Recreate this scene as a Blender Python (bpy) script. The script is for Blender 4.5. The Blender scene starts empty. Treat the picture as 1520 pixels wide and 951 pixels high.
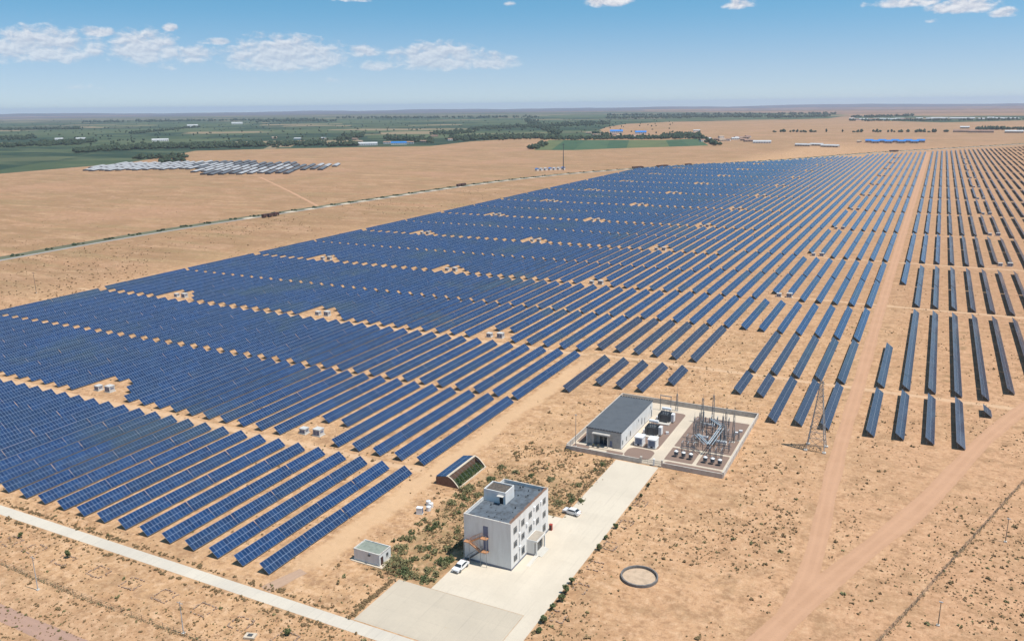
import bpy, bmesh, math, random
import numpy as np
from mathutils import Vector, Matrix, noise as mnoise

random.seed(7)
R = math.radians
sc = bpy.context.scene
COL = sc.collection

# ------------------------------------------------------------------ camera
W0, H0 = 1520.0, 951.0
FPX = 1225.0; CAMH = 100.0
CX, CY = W0/2, H0/2
HY, SL, VX = 156.5, -0.0118, 1402.0
def _cam_axes():
    p1 = Vector((-1000, CY-(HY-1000*SL), -FPX)); p2 = Vector((1000, CY-(HY+1000*SL), -FPX))
    up = p2.cross(p1).normalized()
    if up.y < 0: up = -up
    y = Vector((VX-CX, CY-(HY+(VX-CX)*SL), -FPX)).normalized()
    y = (y-up*y.dot(up)).normalized()
    x = y.cross(up)
    return Matrix((x, y, up))
CM = _cam_axes()
def at(px, py, z=0.0):                      # the ground point seen at a pixel of the photograph
    d = CM @ Vector((px-CX, CY-py, -FPX)); t = (z-CAMH)/d.z
    return (d.x*t, d.y*t)
def proj(X, Y, Z=0.0):
    c = CM.transposed() @ Vector((X, Y, Z-CAMH))
    if c.z > -1: return (-9999, -9999)
    return (CX+FPX*c.x/-c.z, CY-FPX*c.y/-c.z)
cam = bpy.data.cameras.new('camera'); cam_o = bpy.data.objects.new('camera', cam); COL.objects.link(cam_o)
cam.sensor_width = 36; cam.lens = 36*FPX/W0; cam.clip_start = 1; cam.clip_end = 120000
cam_o.matrix_world = Matrix.Translation((0, 0, CAMH)) @ CM.to_4x4()
sc.camera = cam_o

# ------------------------------------------------------------------ light
SUN_EL, SUN_AZ = R(66), R(86)               # azimuth from +Y towards +X
sun = bpy.data.lights.new('sun', 'SUN'); sun.energy = 5.0; sun.angle = R(0.53); sun.color = (1, .955, .88)
sun_o = bpy.data.objects.new('sun', sun); COL.objects.link(sun_o)
sdir = Vector((math.cos(SUN_EL)*math.sin(SUN_AZ), math.cos(SUN_EL)*math.cos(SUN_AZ), math.sin(SUN_EL)))
sun_o.rotation_euler = sdir.to_track_quat('Z', 'Y').to_euler(); sun_o.location = (0, 0, 400)
sc.view_settings.view_transform = 'Standard'; sc.view_settings.look = 'None'
sc.view_settings.exposure = 0.0; sc.view_settings.gamma = 1
sc.cycles.volume_bounces = 1; sc.cycles.max_bounces = 6; sc.cycles.transparent_max_bounces = 12

# node helpers
class NT:
    def __init__(s, tree): s.t = tree; s.n = tree.nodes; s.l = tree.links
    def add(s, typ, **kw):
        nd = s.n.new(typ)
        for k, v in kw.items(): setattr(nd, k, v)
        return nd
    def put(s, sock, v):
        if v is None: return
        if isinstance(v, bpy.types.NodeSocket): s.l.new(v, sock)
        elif isinstance(v, (tuple, list)) and sock.type == 'RGBA' and len(v) == 3: sock.default_value = (*v, 1)
        else: sock.default_value = v
    def m(s, op, a, b=None, c=None, clamp=False):
        nd = s.add('ShaderNodeMath', operation=op, use_clamp=clamp)
        for i, v in enumerate((a, b, c)): s.put(nd.inputs[i], v)
        return nd.outputs[0]
    def mix(s, f, a, b, blend='MIX'):
        nd = s.add('ShaderNodeMix', data_type='RGBA', blend_type=blend)
        s.put(nd.inputs[0], f); s.put(nd.inputs[6], a); s.put(nd.inputs[7], b); return nd.outputs[2]
    def noise(s, vec, scale, detail=4, rough=.55, dist=0):
        nd = s.add('ShaderNodeTexNoise'); s.put(nd.inputs['Vector'], vec)
        nd.inputs['Scale'].default_value = scale; nd.inputs['Detail'].default_value = detail
        nd.inputs['Roughness'].default_value = rough; nd.inputs['Distortion'].default_value = dist
        return nd.outputs[0]
    def step(s, v, a, b, smooth=True):
        nd = s.add('ShaderNodeMapRange', interpolation_type='SMOOTHSTEP' if smooth else 'LINEAR')
        s.put(nd.inputs[0], v); s.put(nd.inputs[1], a); s.put(nd.inputs[2], b); return nd.outputs[0]
    def scale(s, vec, v3):
        nd = s.add('ShaderNodeVectorMath', operation='MULTIPLY'); s.put(nd.inputs[0], vec); s.put(nd.inputs[1], v3); return nd.outputs[0]
    def comb(s, x, y, z=0.0):
        nd = s.add('ShaderNodeCombineXYZ'); s.put(nd.inputs[0], x); s.put(nd.inputs[1], y); s.put(nd.inputs[2], z); return nd.outputs[0]
    def sep(s, v):
        nd = s.add('ShaderNodeSeparateXYZ'); s.put(nd.inputs[0], v); return nd.outputs

# ------------------------------------------------------------------ sky with fair-weather clouds
world = bpy.data.worlds.new('World'); sc.world = world; world.use_nodes = True
wt = NT(world.node_tree); wt.n.clear()
geo = wt.add('ShaderNodeTexCoord').outputs['Generated']
sx, sy, sz = wt.sep(geo)
sky = wt.add('ShaderNodeTexSky', sky_type='NISHITA', sun_disc=False)
sky.sun_elevation = SUN_EL; sky.sun_rotation = SUN_AZ; sky.altitude = 1700
sky.air_density = 1.0; sky.dust_density = 0.3; sky.ozone_density = 2.2
zz = wt.m('ADD', wt.m('MULTIPLY', sz, 1.75), .035)
wt.put(sky.inputs[0], wt.comb(sx, sy, zz))
az = wt.m('ARCTAN2', sx, sy); el = wt.m('ARCSINE', sz)
def pix_dir(px, py):
    d = (CM @ Vector((px-CX, CY-py, -FPX))).normalized()
    return math.atan2(d.x, d.y), math.asin(d.z)
# (x, y of the base, half width, height, density) as seen from the camera's bearing
CLOUDS = [(60,88,100,44,.9),(10,92,40,22,.7),(143,54,26,13,.9),(214,90,52,42,1.0),(253,46,12,10,.9),(288,92,30,24,.85),(322,66,30,9,.75),
  (425,102,100,46,1.0),(540,84,30,17,.85),(560,104,30,16,.75),(648,102,80,38,1.0),(730,102,44,24,.9),(902,9,36,22,1.0),(1097,13,24,14,.9),
  (1345,10,56,13,.85),(1432,18,46,20,1.0),(1490,25,18,13,.9),(757,9,10,7,.6),(530,3,40,7,.6),(1384,34,9,6,.5),(250,104,60,13,.45),(500,124,30,9,.35),(130,134,60,9,.3),(370,120,20,8,.3)]
msum = None
for (px, py, hw, h, dn) in CLOUDS:
    a0, e0 = pix_dir(px, py - h*.32); w = hw*1.12/FPX; hh = h*.86/FPX
    dx = wt.m('MULTIPLY', wt.m('SUBTRACT', az, a0), 1/w)
    de = wt.m('SUBTRACT', el, e0)
    dy = wt.m('MAXIMUM', wt.m('MULTIPLY', de, 1/hh), wt.m('MULTIPLY', de, -1/(hh*.55)))
    v = wt.m('SUBTRACT', 1.0, wt.m('ADD', wt.m('MULTIPLY', dx, dx), wt.m('MULTIPLY', dy, dy)))
    v = wt.m('MULTIPLY', wt.m('MAXIMUM', v, 0.0), dn)
    msum = v if msum is None else wt.m('MAXIMUM', msum, v)
cvec = wt.comb(wt.m('MULTIPLY', az, 60.0), wt.m('MULTIPLY', el, 105.0))
cvec2 = wt.comb(wt.m('ADD', wt.m('MULTIPLY', az, 60.0), -.10), wt.m('ADD', wt.m('MULTIPLY', el, 105.0), .28))
n1 = wt.noise(cvec, 1.0, 7, .6, .3); n2 = wt.noise(cvec2, 1.0, 7, .6, .3)
body = wt.m('ADD', wt.m('MULTIPLY', msum, .95), wt.m('MULTIPLY', wt.m('SUBTRACT', n1, .5), 1.7))
cov = wt.step(body, .20, .82)
cov = wt.m('MULTIPLY', cov, wt.step(msum, 0.0, .18))
fade = wt.step(el, R(1.5), R(6.5))
cov = wt.m('MULTIPLY', cov, wt.m('ADD', wt.m('MULTIPLY', fade, .50), .42))
lit = wt.step(wt.m('SUBTRACT', n1, n2), -.20, .20)
ccol = wt.mix(lit, (4.9, 5.1, 5.9), (7.9, 7.8, 7.9))
# a pale dust layer lying on the horizon
up_ = wt.step(el, R(.5), R(8.5))
tint = wt.mix(up_, (1.03, 1.05, 1.03), (.80, 1.34, 1.27))
sk = wt.mix(1.0, sky.outputs[0], tint, 'MULTIPLY')
hz = wt.step(el, R(6.5), R(-.5))
skyc = wt.mix(wt.m('MULTIPLY', hz, .45), sk, (4.6, 5.2, 6.2))
fin = wt.mix(cov, skyc, ccol)
low = wt.m('ADD', 1.0, wt.m('MULTIPLY', wt.step(el, R(28), R(10)), .2)); fin = wt.scale(fin, wt.comb(low, low, low))
bg = wt.add('ShaderNodeBackground'); wt.put(bg.inputs[0], fin); bg.inputs[1].default_value = 0.096
wo = wt.add('ShaderNodeOutputWorld'); wt.l.new(bg.outputs[0], wo.inputs[0])

# ------------------------------------------------------------------ materials
def new_mat(name, rough=.8, spec=.3, metal=0.0):
    m = bpy.data.materials.new(name); m.use_nodes = True; t = NT(m.node_tree)
    b = m.node_tree.nodes['Principled BSDF']
    b.inputs['Roughness'].default_value = rough; b.inputs['Specular IOR Level'].default_value = spec
    b.inputs['Metallic'].default_value = metal
    return m, t, b
def plain(name, col, rough=.75, var=.12, scale=1.2, spec=.3, metal=0.0, tint=None, streak=False):
    m, t, b = new_mat(name, rough, spec, metal)
    p = t.add('ShaderNodeNewGeometry').outputs['Position']
    if streak: p = t.scale(p, (1, 1, .18))
    n = t.noise(p, scale, 5, .6)
    c2 = tint or tuple(c*.6 for c in col)
    f = t.m('MULTIPLY', t.step(n, .38, .72), var*3, clamp=True)
    c = t.mix(f, col, c2)
    n2 = t.noise(p, scale*9, 2, .5)
    c = t.mix(t.m('MULTIPLY', t.step(n2, .45, .7), var), c, tuple(x*.72 for x in col))
    t.put(b.inputs['Base Color'], c)
    return m
M = {}
M['white_wall'] = plain('white_wall_paint', (.75, .745, .73), .8, .15, .9, tint=(.58, .555, .52), streak=True)
M['grey_wall'] = plain('grey_stone_cladding', (.50, .47, .44), .85, .2, 1.5)
M['plinth'] = plain('plinth_paint', (.22, .23, .27), .8, .15, 1.0)
M['roof_felt'] = plain('blue_grey_roof_felt', (.125, .15, .18), .85, .30, .7, tint=(.055, .06, .068))
M['roof_dark'] = plain('dark_roof_membrane', (.105, .118, .135), .8, .12, .5)
M['roof_dirt'] = plain('dirty_brown_roof', (.09, .075, .065), .9, .3, 2.5, tint=(.2, .17, .14))
M['roof_green'] = plain('grey_green_roof', (.27, .30, .255), .85, .2, 1.0)
M['coping'] = plain('coping_cement', (.62, .60, .56), .85, .25, 1.5, tint=(.36, .27, .21))
M['bfl2'] = plain('taupe_screed', (.42, .37, .31), .9, .2, 1.5)
M['glass'] = plain('window_glass', (.035, .045, .055), .12, .1, 2, spec=.6)
M['frame'] = plain('window_frame', (.45, .46, .47), .5, .05)
M['orange'] = plain('rusty_orange_steel', (.55, .27, .13), .7, .25, 3)
M['steel'] = plain('galvanised_steel', (.30, .315, .33), .5, .15, 3, metal=.3)
M['dark_steel'] = plain('dark_steel', (.11, .12, .13), .5, .15, 3, metal=.3)
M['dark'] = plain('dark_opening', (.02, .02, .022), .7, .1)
M['concrete'] = plain('concrete', (.60, .57, .52), .85, .15, .4, tint=(.50, .46, .40))
M['brick'] = plain('brown_brick', (.23, .135, .095), .9, .25, 2.0)
M['gravel'] = plain('brown_gravel_bed', (.25, .175, .14), .95, .22, 6, tint=(.24, .17, .14))
M['wallgrey'] = plain('compound_wall_render', (.56, .52, .47), .9, .2, .9, tint=(.38, .31, .27))
M['white_paint'] = plain('white_coated_metal', (.80, .81, .82), .4, .08, 1.5, spec=.5)
M['cabin_white'] = plain('dusty_white_metal', (.60, .59, .57), .6, .2, 1.2)
M['louvre'] = plain('blue_grey_louvre', (.17, .20, .30), .5, .15, 3)
M['porcelain'] = plain('porcelain_grey', (.13, .145, .165), .35, .15, 4)
M['busbar'] = plain('blue_grey_busbar', (.42, .50, .56), .4, .1, 2)
M['red'] = plain('red_paint', (.42, .07, .05), .5, .15)
M['wood'] = plain('weathered_wood', (.30, .24, .18), .9, .2, 3)
M['rubble'] = plain('mud_brick_rubble', (.40, .28, .20), .95, .35, 3, tint=(.25, .17, .13))
M['tyre'] = plain('tyre_rubber', (.025, .025, .025), .8, .1)
M['car_white'] = plain('white_car_paint', (.82, .82, .83), .2, .03, 1, spec=.6)
M['blue_roof'] = plain('bright_blue_sheet_roof', (.03, .22, .62), .6, .12, .1)
M['red_brown'] = plain('red_brown_paint', (.10, .055, .05), .8, .2, 1)
M['trunk'] = plain('bark', (.13, .095, .07), .9, .2, 4)
def leaf_mat(name, a, b_, c_):
    m, t, b = new_mat(name, .8, .2)
    p = t.add('ShaderNodeNewGeometry').outputs['Position']
    w = t.add('ShaderNodeTexWhiteNoise', noise_dimensions='3D'); t.put(w.inputs[0], t.scale(p, (7., 7., 7.)))
    n = t.noise(p, .7, 3)
    c = t.mix(t.step(n, .35, .65), a, b_); c = t.mix(t.m('MULTIPLY', w.outputs[0], .45), c, c_)
    t.put(b.inputs['Base Color'], c); return m
M['leaf'] = leaf_mat('shrub_leaves', (.18, .195, .085), (.24, .225, .105), (.34, .27, .16))
M['leaf_dark'] = leaf_mat('dark_leaves', (.09, .13, .055), (.135, .165, .07), (.20, .19, .09))
M['dry'] = leaf_mat('dry_scrub', (.30, .205, .115), (.24, .185, .095), (.38, .26, .15))
M['weeds'] = leaf_mat('pale_tumbleweed', (.36, .27, .165), (.27, .235, .13), (.42, .31, .19))
M['crop'] = leaf_mat('crop_leaves', (.05, .10, .035), (.08, .13, .05), (.11, .13, .06))

def ground_mat():
    m, t, b = new_mat('desert_sand', .95, .1)
    p = t.add('ShaderNodeNewGeometry').outputs['Position']; x, y, z = t.sep(p)
    big = t.noise(p, .006, 4, .55); mid = t.noise(p, .045, 6, .65); fine = t.noise(p, .5, 6, .65); grit = t.noise(p, 3.2, 3, .6)
    sand = t.mix(t.step(mid, .35, .65), (.560, .342, .186), (.475, .275, .146))
    sand = t.mix(t.step(fine, .42, .70), sand, (.64, .420, .260))
    # redder soil towards the right foreground
    red = t.m('MULTIPLY', t.step(t.m('ADD', x, t.m('MULTIPLY', y, -.18)), -110.0, -30.0), t.step(big, .1, .45))
    sand = t.mix(t.m('MULTIPLY', red, .62), sand, (.520, .296, .178))
    lz = t.m('MULTIPLY', t.step(y, 100.0, 88.0), t.step(x, -90.0, -120.0))
    sand = t.mix(t.m('MULTIPLY', lz, .35), sand, (.47, .29, .185))
    fr = t.m('MULTIPLY', t.step(y, 300.0, 520.0), t.step(x, -260.0, -40.0)); sand = t.mix(t.m('MULTIPLY', fr, .6), sand, (.41, .232, .140))
    # dry brownish steppe beyond the fields, combed by long streaks
    far = t.step(t.m('SUBTRACT', t.m('MULTIPLY', y, .1), x), 430.0, 520.0)
    far = t.m('MAXIMUM', far, t.step(y, 1900.0, 2400.0))
    stv = t.scale(p, (.0035, .02, 0.0)); st = t.noise(stv, 1.0, 5, .6, .4); st2 = t.noise(t.scale(p, (.02, .085, 0.0)), 1.0, 4, .6)
    steppe = t.mix(t.step(st, .38, .66), (.395, .225, .130), (.265, .165, .088))
    steppe = t.mix(t.m('MULTIPLY', t.step(st2, .45, .7), .7), steppe, (.49, .295, .180))
    steppe = t.mix(t.m('MULTIPLY', t.step(t.noise(p, .010, 3, .5), .47, .57), .55), steppe, (.285, .175, .098))
    steppe = t.mix(t.m('MULTIPLY', t.step(t.noise(t.scale(p, (1., 1.6, 1.)), .035, 3, .5), .50, .60), .5), steppe, (.27, .175, .090))
    steppe = t.mix(t.m('MULTIPLY', t.step(t.noise(t.scale(p, (1.3, 2.2, 1.)), .02, 3, .5), .54, .60), .5), steppe, (.50, .31, .20))
    steppe = t.mix(t.m('MULTIPLY', t.step(t.noise(p, .11, 5, .75), .50, .64), .6), steppe, (.26, .17, .092))
    steppe = t.mix(t.m('MULTIPLY', t.step(t.noise(t.scale(p, (.011, .04, 0.0)), 1.0, 6, .7), .54, .66), .7), steppe, (.56, .36, .22))
    steppe = t.mix(t.m('MULTIPLY', t.step(t.noise(stv, 2.3, 4, .6), .48, .68), .6), steppe, (.26, .205, .10))
    vf = t.step(t.m('ADD', y, t.m('MULTIPLY', x, -.5)), 4500.0, 9000.0)
    bands = t.step(t.noise(t.scale(p, (.00012, .0006, 0.0)), 1.0, 5, .6), .40, .58)
    steppe = t.mix(vf, steppe, t.mix(bands, (.23, .145, .12), (.025, .035, .045)))
    pk = t.step(t.noise(t.scale(p, (.006, .006, 0.0)), 1.0, 3, .5), .50, .68); steppe = t.mix(t.m('MULTIPLY', pk, .55), steppe, (.46, .260, .170))
    sand = t.mix(far, sand, steppe)
    v2 = t.add('ShaderNodeTexVoronoi', feature='F1'); t.put(v2.inputs['Vector'], p); v2.inputs['Scale'].default_value = .16
    r2 = t.m('MULTIPLY', t.sep(v2.outputs['Color'])[0], t.m('MULTIPLY', t.step(t.noise(p, .012, 4, .6), .36, .56), .46))
    d2 = t.m('MULTIPLY', t.step(v2.outputs['Distance'], r2, t.m('MULTIPLY', r2, .3)), t.step(r2, .04, .10))
    d2 = t.m('MULTIPLY', d2, t.step(y, 240.0, 330.0))
    sand = t.mix(t.m('MULTIPLY', d2, .7), sand, (.215, .150, .075))
    # olive scrub stains and dark specks of dead tussock
    sp = t.add('ShaderNodeTexVoronoi', feature='F1'); t.put(sp.inputs['Vector'], p); sp.inputs['Scale'].default_value = .42
    clus = t.noise(p, .05, 4, .6)
    rad = t.m('MULTIPLY', t.step(clus, .34, .66), .30)
    rnd = t.m('MULTIPLY', t.sep(sp.outputs['Color'])[0], rad)
    dotm = t.step(sp.outputs['Distance'], rnd, t.m('MULTIPLY', rnd, .35))
    dotm = t.m('MULTIPLY', dotm, t.step(rnd, .03, .06))
    spc = t.mix(t.sep(sp.outputs['Color'])[1], (.23, .14, .085), (.17, .14, .072))
    sand = t.mix(t.m('MULTIPLY', dotm, .8), sand, spc)
    stain = t.m('MULTIPLY', t.step(t.noise(p, .12, 6, .75), .47, .66), .55)
    sand = t.mix(stain, sand, (.335, .218, .120))
    sand = t.mix(t.m('MULTIPLY', t.step(t.noise(p, .028, 5, .65), .48, .66), .45), sand, (.40, .245, .135))
    sand = t.mix(t.m('MULTIPLY', t.step(t.noise(t.scale(p, (1., .4, 1.)), .9, 5, .75), .5, .66), .4), sand, (.36, .225, .125))
    sand = t.mix(t.m('MULTIPLY', t.step(grit, .48, .68), .38), sand, (.35, .225, .135))
    gard = t.m('MULTIPLY', t.m('MULTIPLY', t.step(x, -106.0, -101.0), t.step(x, -74.0, -76.0)), t.m('MULTIPLY', t.step(y, 130.0, 134.0), t.step(y, 206.0, 180.0)))
    sand = t.mix(t.m('MULTIPLY', t.m('MULTIPLY', gard, t.step(t.noise(p, .35, 6, .7), .36, .58)), .72), sand, (.25, .18, .09))
    sw = t.m('ADD', t.m('MULTIPLY', t.noise(p, .8, 5, .75), 1.0), t.m('MULTIPLY', t.noise(p, .24, 5, .7), .8))
    sand = t.mix(t.m('MULTIPLY', t.step(sw, .88, 1.06), .75), sand, (.335, .190, .105))
    sand = t.mix(t.m('MULTIPLY', t.step(sw, .86, .66), .60), sand, (.66, .440, .265))
    # pale graded strips: the service track beside the array and around the garden
    wob = t.m('MULTIPLY', t.m('SUBTRACT', t.noise(p, .09, 4), .5), 7.0)
    tr = t.m('ABSOLUTE', t.m('ADD', t.m('SUBTRACT', x, -117.3), wob))
    trm = t.m('MULTIPLY', t.step(tr, 4.2, 1.8), t.m('MULTIPLY', t.step(y, 120.0, 132.0), t.step(y, 312.0, 285.0)))
    sand = t.mix(t.m('MULTIPLY', trm, .8), sand, (.60, .395, .235))
    # aisle wheel tracks
    for yc, x0, x1 in ((306.9, -120., 40.), (180.4, -440., -118.), (304.3, -440., -118.), (446., -75., 80.), (575., -75., 120.)):
        am = t.m('MULTIPLY', t.step(t.m('ABSOLUTE', t.m('ADD', t.m('SUBTRACT', y, yc), t.m('MULTIPLY', wob, .35))), 2.1, .8),
                 t.m('MULTIPLY', t.step(x, x0, x0+6), t.step(x, x1, x1-6)))
        sand = t.mix(t.m('MULTIPLY', am, .65), sand, (.63, .43, .275))
    t.put(b.inputs['Base Color'], sand)
    bp = t.add('ShaderNodeBump'); bp.inputs['Strength'].default_value = .55; bp.inputs['Distance'].default_value = .35
    t.put(bp.inputs['Height'], t.m('ADD', fine, t.m('MULTIPLY', mid, 2.0))); t.l.new(bp.outputs[0], b.inputs['Normal'])
    return m
M['ground'] = ground_mat()

def slab_mat(name, col, tint, jx=0, jy=0, x0=0., y0=0., jc=.72):
    m, t, b = new_mat(name, .88, .2)
    p = t.add('ShaderNodeNewGeometry').outputs['Position']; x, y, z = t.sep(p)
    c = t.mix(t.step(t.noise(p, .09, 5, .6), .35, .7), col, tint)
    c = t.mix(t.m('MULTIPLY', t.step(t.noise(p, 1.3, 5, .65), .5, .75), .4), c, tuple(v*.85 for v in tint))
    c = t.mix(t.m('MULTIPLY', t.step(t.noise(t.scale(p, (.25, .05, .1)), 1, 4), .55, .7), .5), c, tuple(v*1.06 for v in col))
    for ax, j, o in ((x, jx, x0), (y, jy, y0)):
        if j:
            f = t.m('FRACT', t.m('MULTIPLY', t.m('SUBTRACT', ax, o-1000*j), 1/j))
            l = t.m('LESS_THAN', t.m('MINIMUM', f, t.m('SUBTRACT', 1., f)), .035/j)
            c = t.mix(t.m('MULTIPLY', l, .8), c, tuple(v*jc for v in tint))
            cell = t.add('ShaderNodeTexWhiteNoise', noise_dimensions='1D'); t.put(cell.inputs['W'], t.m('FLOOR', t.m('MULTIPLY', t.m('SUBTRACT', ax, o-1000*j), 1/j)))
            c = t.mix(t.m('MULTIPLY', cell.outputs[0], .16), c, tuple(v*.8 for v in tint))
    tm = t.m('MULTIPLY', t.step(t.noise(p, .22, 7, .75), .60, .74), .55); c = t.mix(tm, c, (.50, .36, .22))
    tk = t.m('MULTIPLY', t.step(t.noise(t.scale(p, (1.6, .05, .1)), 1, 3), .58, .72), .22); c = t.mix(tk, c, tuple(v*.6 for v in tint))
    t.put(b.inputs['Base Color'], c); return m
M['road'] = slab_mat('concrete_road', (.62, .56, .47), (.55, .50, .43), 5.0, 0, 0, 113.5)
M['drive'] = slab_mat('pale_concrete_drive', (.665, .585, .475), (.60, .525, .425), 4.25, 6.0, -61.7, 100., .93)
M['yard'] = slab_mat('grey_screed_yard', (.56, .485, .385), (.50, .435, .35), 6.0, 5.3, -95.8, 115.9, .9)
M['path'] = slab_mat('cream_concrete_path', (.62, .525, .415), (.54, .46, .365))

def dirt_mat(name, a, c2):
    m, t, b = new_mat(name, .95, .1)
    uv = t.add('ShaderNodeUVMap').outputs[0]; u, v, _ = t.sep(uv)
    p = t.add('ShaderNodeNewGeometry').outputs['Position']
    c = t.mix(t.step(t.noise(p, .15, 5, .6), .35, .7), a, c2)
    rut = t.m('ABSOLUTE', t.m('SUBTRACT', t.m('ABSOLUTE', t.m('SUBTRACT', v, .5)), .2))
    c = t.mix(t.m('MULTIPLY', t.step(rut, .13, .02), .35), c, tuple(k*1.12 for k in a))
    c = t.mix(t.m('MULTIPLY', t.step(t.noise(p, 1.6, 4), .55, .75), .35), c, tuple(k*.7 for k in c2))
    edge = t.m('MINIMUM', v, t.m('SUBTRACT', 1., v))
    al = t.m('GREATER_THAN', t.m('ADD', edge, t.m('ADD', t.m('MULTIPLY', t.m('SUBTRACT', t.noise(p, .3, 6, .75), .5), .17), t.m('MULTIPLY', t.m('SUBTRACT', t.noise(p, 4., 3, .7), .5), .14))), .06)
    tr = t.add('ShaderNodeBsdfTransparent'); mx = t.add('ShaderNodeMixShader')
    t.put(b.inputs['Base Color'], c); t.put(mx.inputs[0], al)
    t.l.new(tr.outputs[0], mx.inputs[1]); t.l.new(b.outputs[0], mx.inputs[2])
    t.l.new(mx.outputs[0], t.n['Material Output'].inputs[0]); return m
M['dirt'] = dirt_mat('pink_dirt_road', (.510, .302, .190), (.470, .275, .170))
M['purple2'] = dirt_mat('pale_mauve_gravel', (.44, .30, .215), (.41, .275, .195))
M['purple'] = dirt_mat('mauve_gravel_road', (.40, .255, .195), (.36, .235, .185))

def panel_mat(name, blue, blue2, line, rough=.16):
    m, t, b = new_mat(name, rough, .25)
    uv = t.add('ShaderNodeUVMap').outputs[0]; u, v, _ = t.sep(uv)
    p = t.add('ShaderNodeNewGeometry').outputs['Position']
    oi = t.add('ShaderNodeObjectInfo').outputs['Random']
    fu = t.m('FRACT', u); mu = t.m('LESS_THAN', t.m('MINIMUM', fu, t.m('SUBTRACT', 1., fu)), .034)
    fv = t.m('FRACT', v); mv = t.m('LESS_THAN', t.m('MINIMUM', fv, t.m('SUBTRACT', 1., fv)), .024)
    w = t.add('ShaderNodeTexWhiteNoise', noise_dimensions='4D'); t.put(w.inputs['Vector'], t.comb(t.m('FLOOR', u), t.m('FLOOR', v), 0.)); t.put(w.inputs['W'], oi)
    c = t.mix(w.outputs[0], blue, blue2)
    c = t.mix(t.m('MULTIPLY', t.step(t.noise(p, .02, 4, .6), .52, .68), .75), c, (.035, .062, .085))
    c = t.mix(t.m('MULTIPLY', t.step(t.noise(p, 1.0, 4, .6), .4, .8), .14), c, (.16, .17, .18))      # dust film
    tw = t.add('ShaderNodeTexWhiteNoise', noise_dimensions='2D'); t.put(tw.inputs['Vector'], t.comb(t.m('FLOOR', t.m('MULTIPLY', u, 1/23.)), oi, 0.))
    c = t.mix(t.m('MULTIPLY', tw.outputs[0], .38), c, (.020, .036, .062))
    c = t.mix(t.m('MULTIPLY', t.step(t.noise(t.scale(p, (.3, .05, 0.)), 1., 4, .7), .5, .72), .25), c, (.075, .085, .095))
    gm = t.m('MAXIMUM', mu, mv)
    c = t.mix(gm, c, line)
    t.put(b.inputs['Base Color'], c)
    t.put(b.inputs['Roughness'], t.m('ADD', t.m('MULTIPLY', gm, .3), rough))
    return m
M['pv'] = panel_mat('blue_solar_cells', (.008, .032, .104), (.015, .054, .155), (.22, .28, .38))
M['pv2'] = panel_mat('slate_solar_cells', (.024, .031, .060), (.036, .045, .082), (.21, .235, .28))
M['back'] = plain('panel_backsheet', (.40, .40, .41), .6, .05)

# ------------------------------------------------------------------ mesh helpers
class MB:
    def __init__(s): s.v = []; s.f = []; s.uv = {}; s.mi = []
    def face(s, pts, mi=0, uv=None):
        b = len(s.v); s.v += [tuple(p) for p in pts]; s.f.append(tuple(range(b, b+len(pts)))); s.mi.append(mi)
        if uv: s.uv[len(s.f)-1] = uv
        return s
    def hull8(s, q, mi=0):      # q: 8 points, bottom 4 (ccw) then top 4
        b = len(s.v); s.v += [tuple(p) for p in q]
        for f in ((3,2,1,0),(4,5,6,7),(0,1,5,4),(1,2,6,5),(2,3,7,6),(3,0,4,7)): s.f.append(tuple(b+i for i in f)); s.mi.append(mi)
        return s
    def box(s, x0, x1, y0, y1, z0, z1, mi=0):
        return s.hull8([(x0,y0,z0),(x1,y0,z0),(x1,y1,z0),(x0,y1,z0),(x0,y0,z1),(x1,y0,z1),(x1,y1,z1),(x0,y1,z1)], mi)
    def bar(s, a, b, w, h=None, mi=0):
        a = Vector(a); b = Vector(b); h = h or w; d = (b-a).normalized()
        u = d.cross(Vector((0,0,1)));  u = Vector((1,0,0)) if u.length < 1e-3 else u.normalized(); n = u.cross(d)
        q = []
        for p in (a, b):
            for (i, j) in ((-1,-1),(1,-1),(1,1),(-1,1)): q.append(p + u*(i*w/2) + n*(j*h/2))
        return s.hull8(q, mi)
    def tube(s, a, b, r0, r1=None, n=8, mi=0, caps=True):
        a = Vector(a); b = Vector(b); r1 = r0 if r1 is None else r1; d = (b-a).normalized()
        u = d.orthogonal().normalized(); w = d.cross(u); base = len(s.v)
        for p, r in ((a, r0), (b, r1)):
            for k in range(n):
                t = 2*math.pi*k/n; s.v.append(tuple(p + (u*math.cos(t)+w*math.sin(t))*r))
        for k in range(n): s.f.append((base+k, base+(k+1)%n, base+n+(k+1)%n, base+n+k)); s.mi.append(mi)
        if caps:
            s.f.append(tuple(base+k for k in range(n))[::-1]); s.mi.append(mi)
            s.f.append(tuple(base+n+k for k in range(n))); s.mi.append(mi)
        return s
    def build(s, name, mat, parent=None, loc=None, smooth=False):
        me = bpy.data.meshes.new(name); me.from_pydata(s.v, [], s.f)
        mats = mat if isinstance(mat, (list, tuple)) else [mat]
        for k in mats: me.materials.append(M[k] if isinstance(k, str) else k)
        if len(mats) > 1: me.polygons.foreach_set('material_index', s.mi)
        if s.uv:
            ul = me.uv_layers.new(name='UVMap')
            for fi, co in s.uv.items():
                for li, c in zip(me.polygons[fi].loop_indices, co): ul.data[li].uv = c
        if smooth: me.polygons.foreach_set('use_smooth', [True]*len(me.polygons))
        me.update()
        o = bpy.data.objects.new(name, me); COL.objects.link(o)
        if parent: o.parent = parent
        if loc: o.location = loc
        return o
def tag(o, label=None, cat=None, group=None, kind=None):
    if label: o['label'] = label
    if cat: o['category'] = cat
    if group: o['group'] = group
    if kind: o['kind'] = kind
    return o
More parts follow.
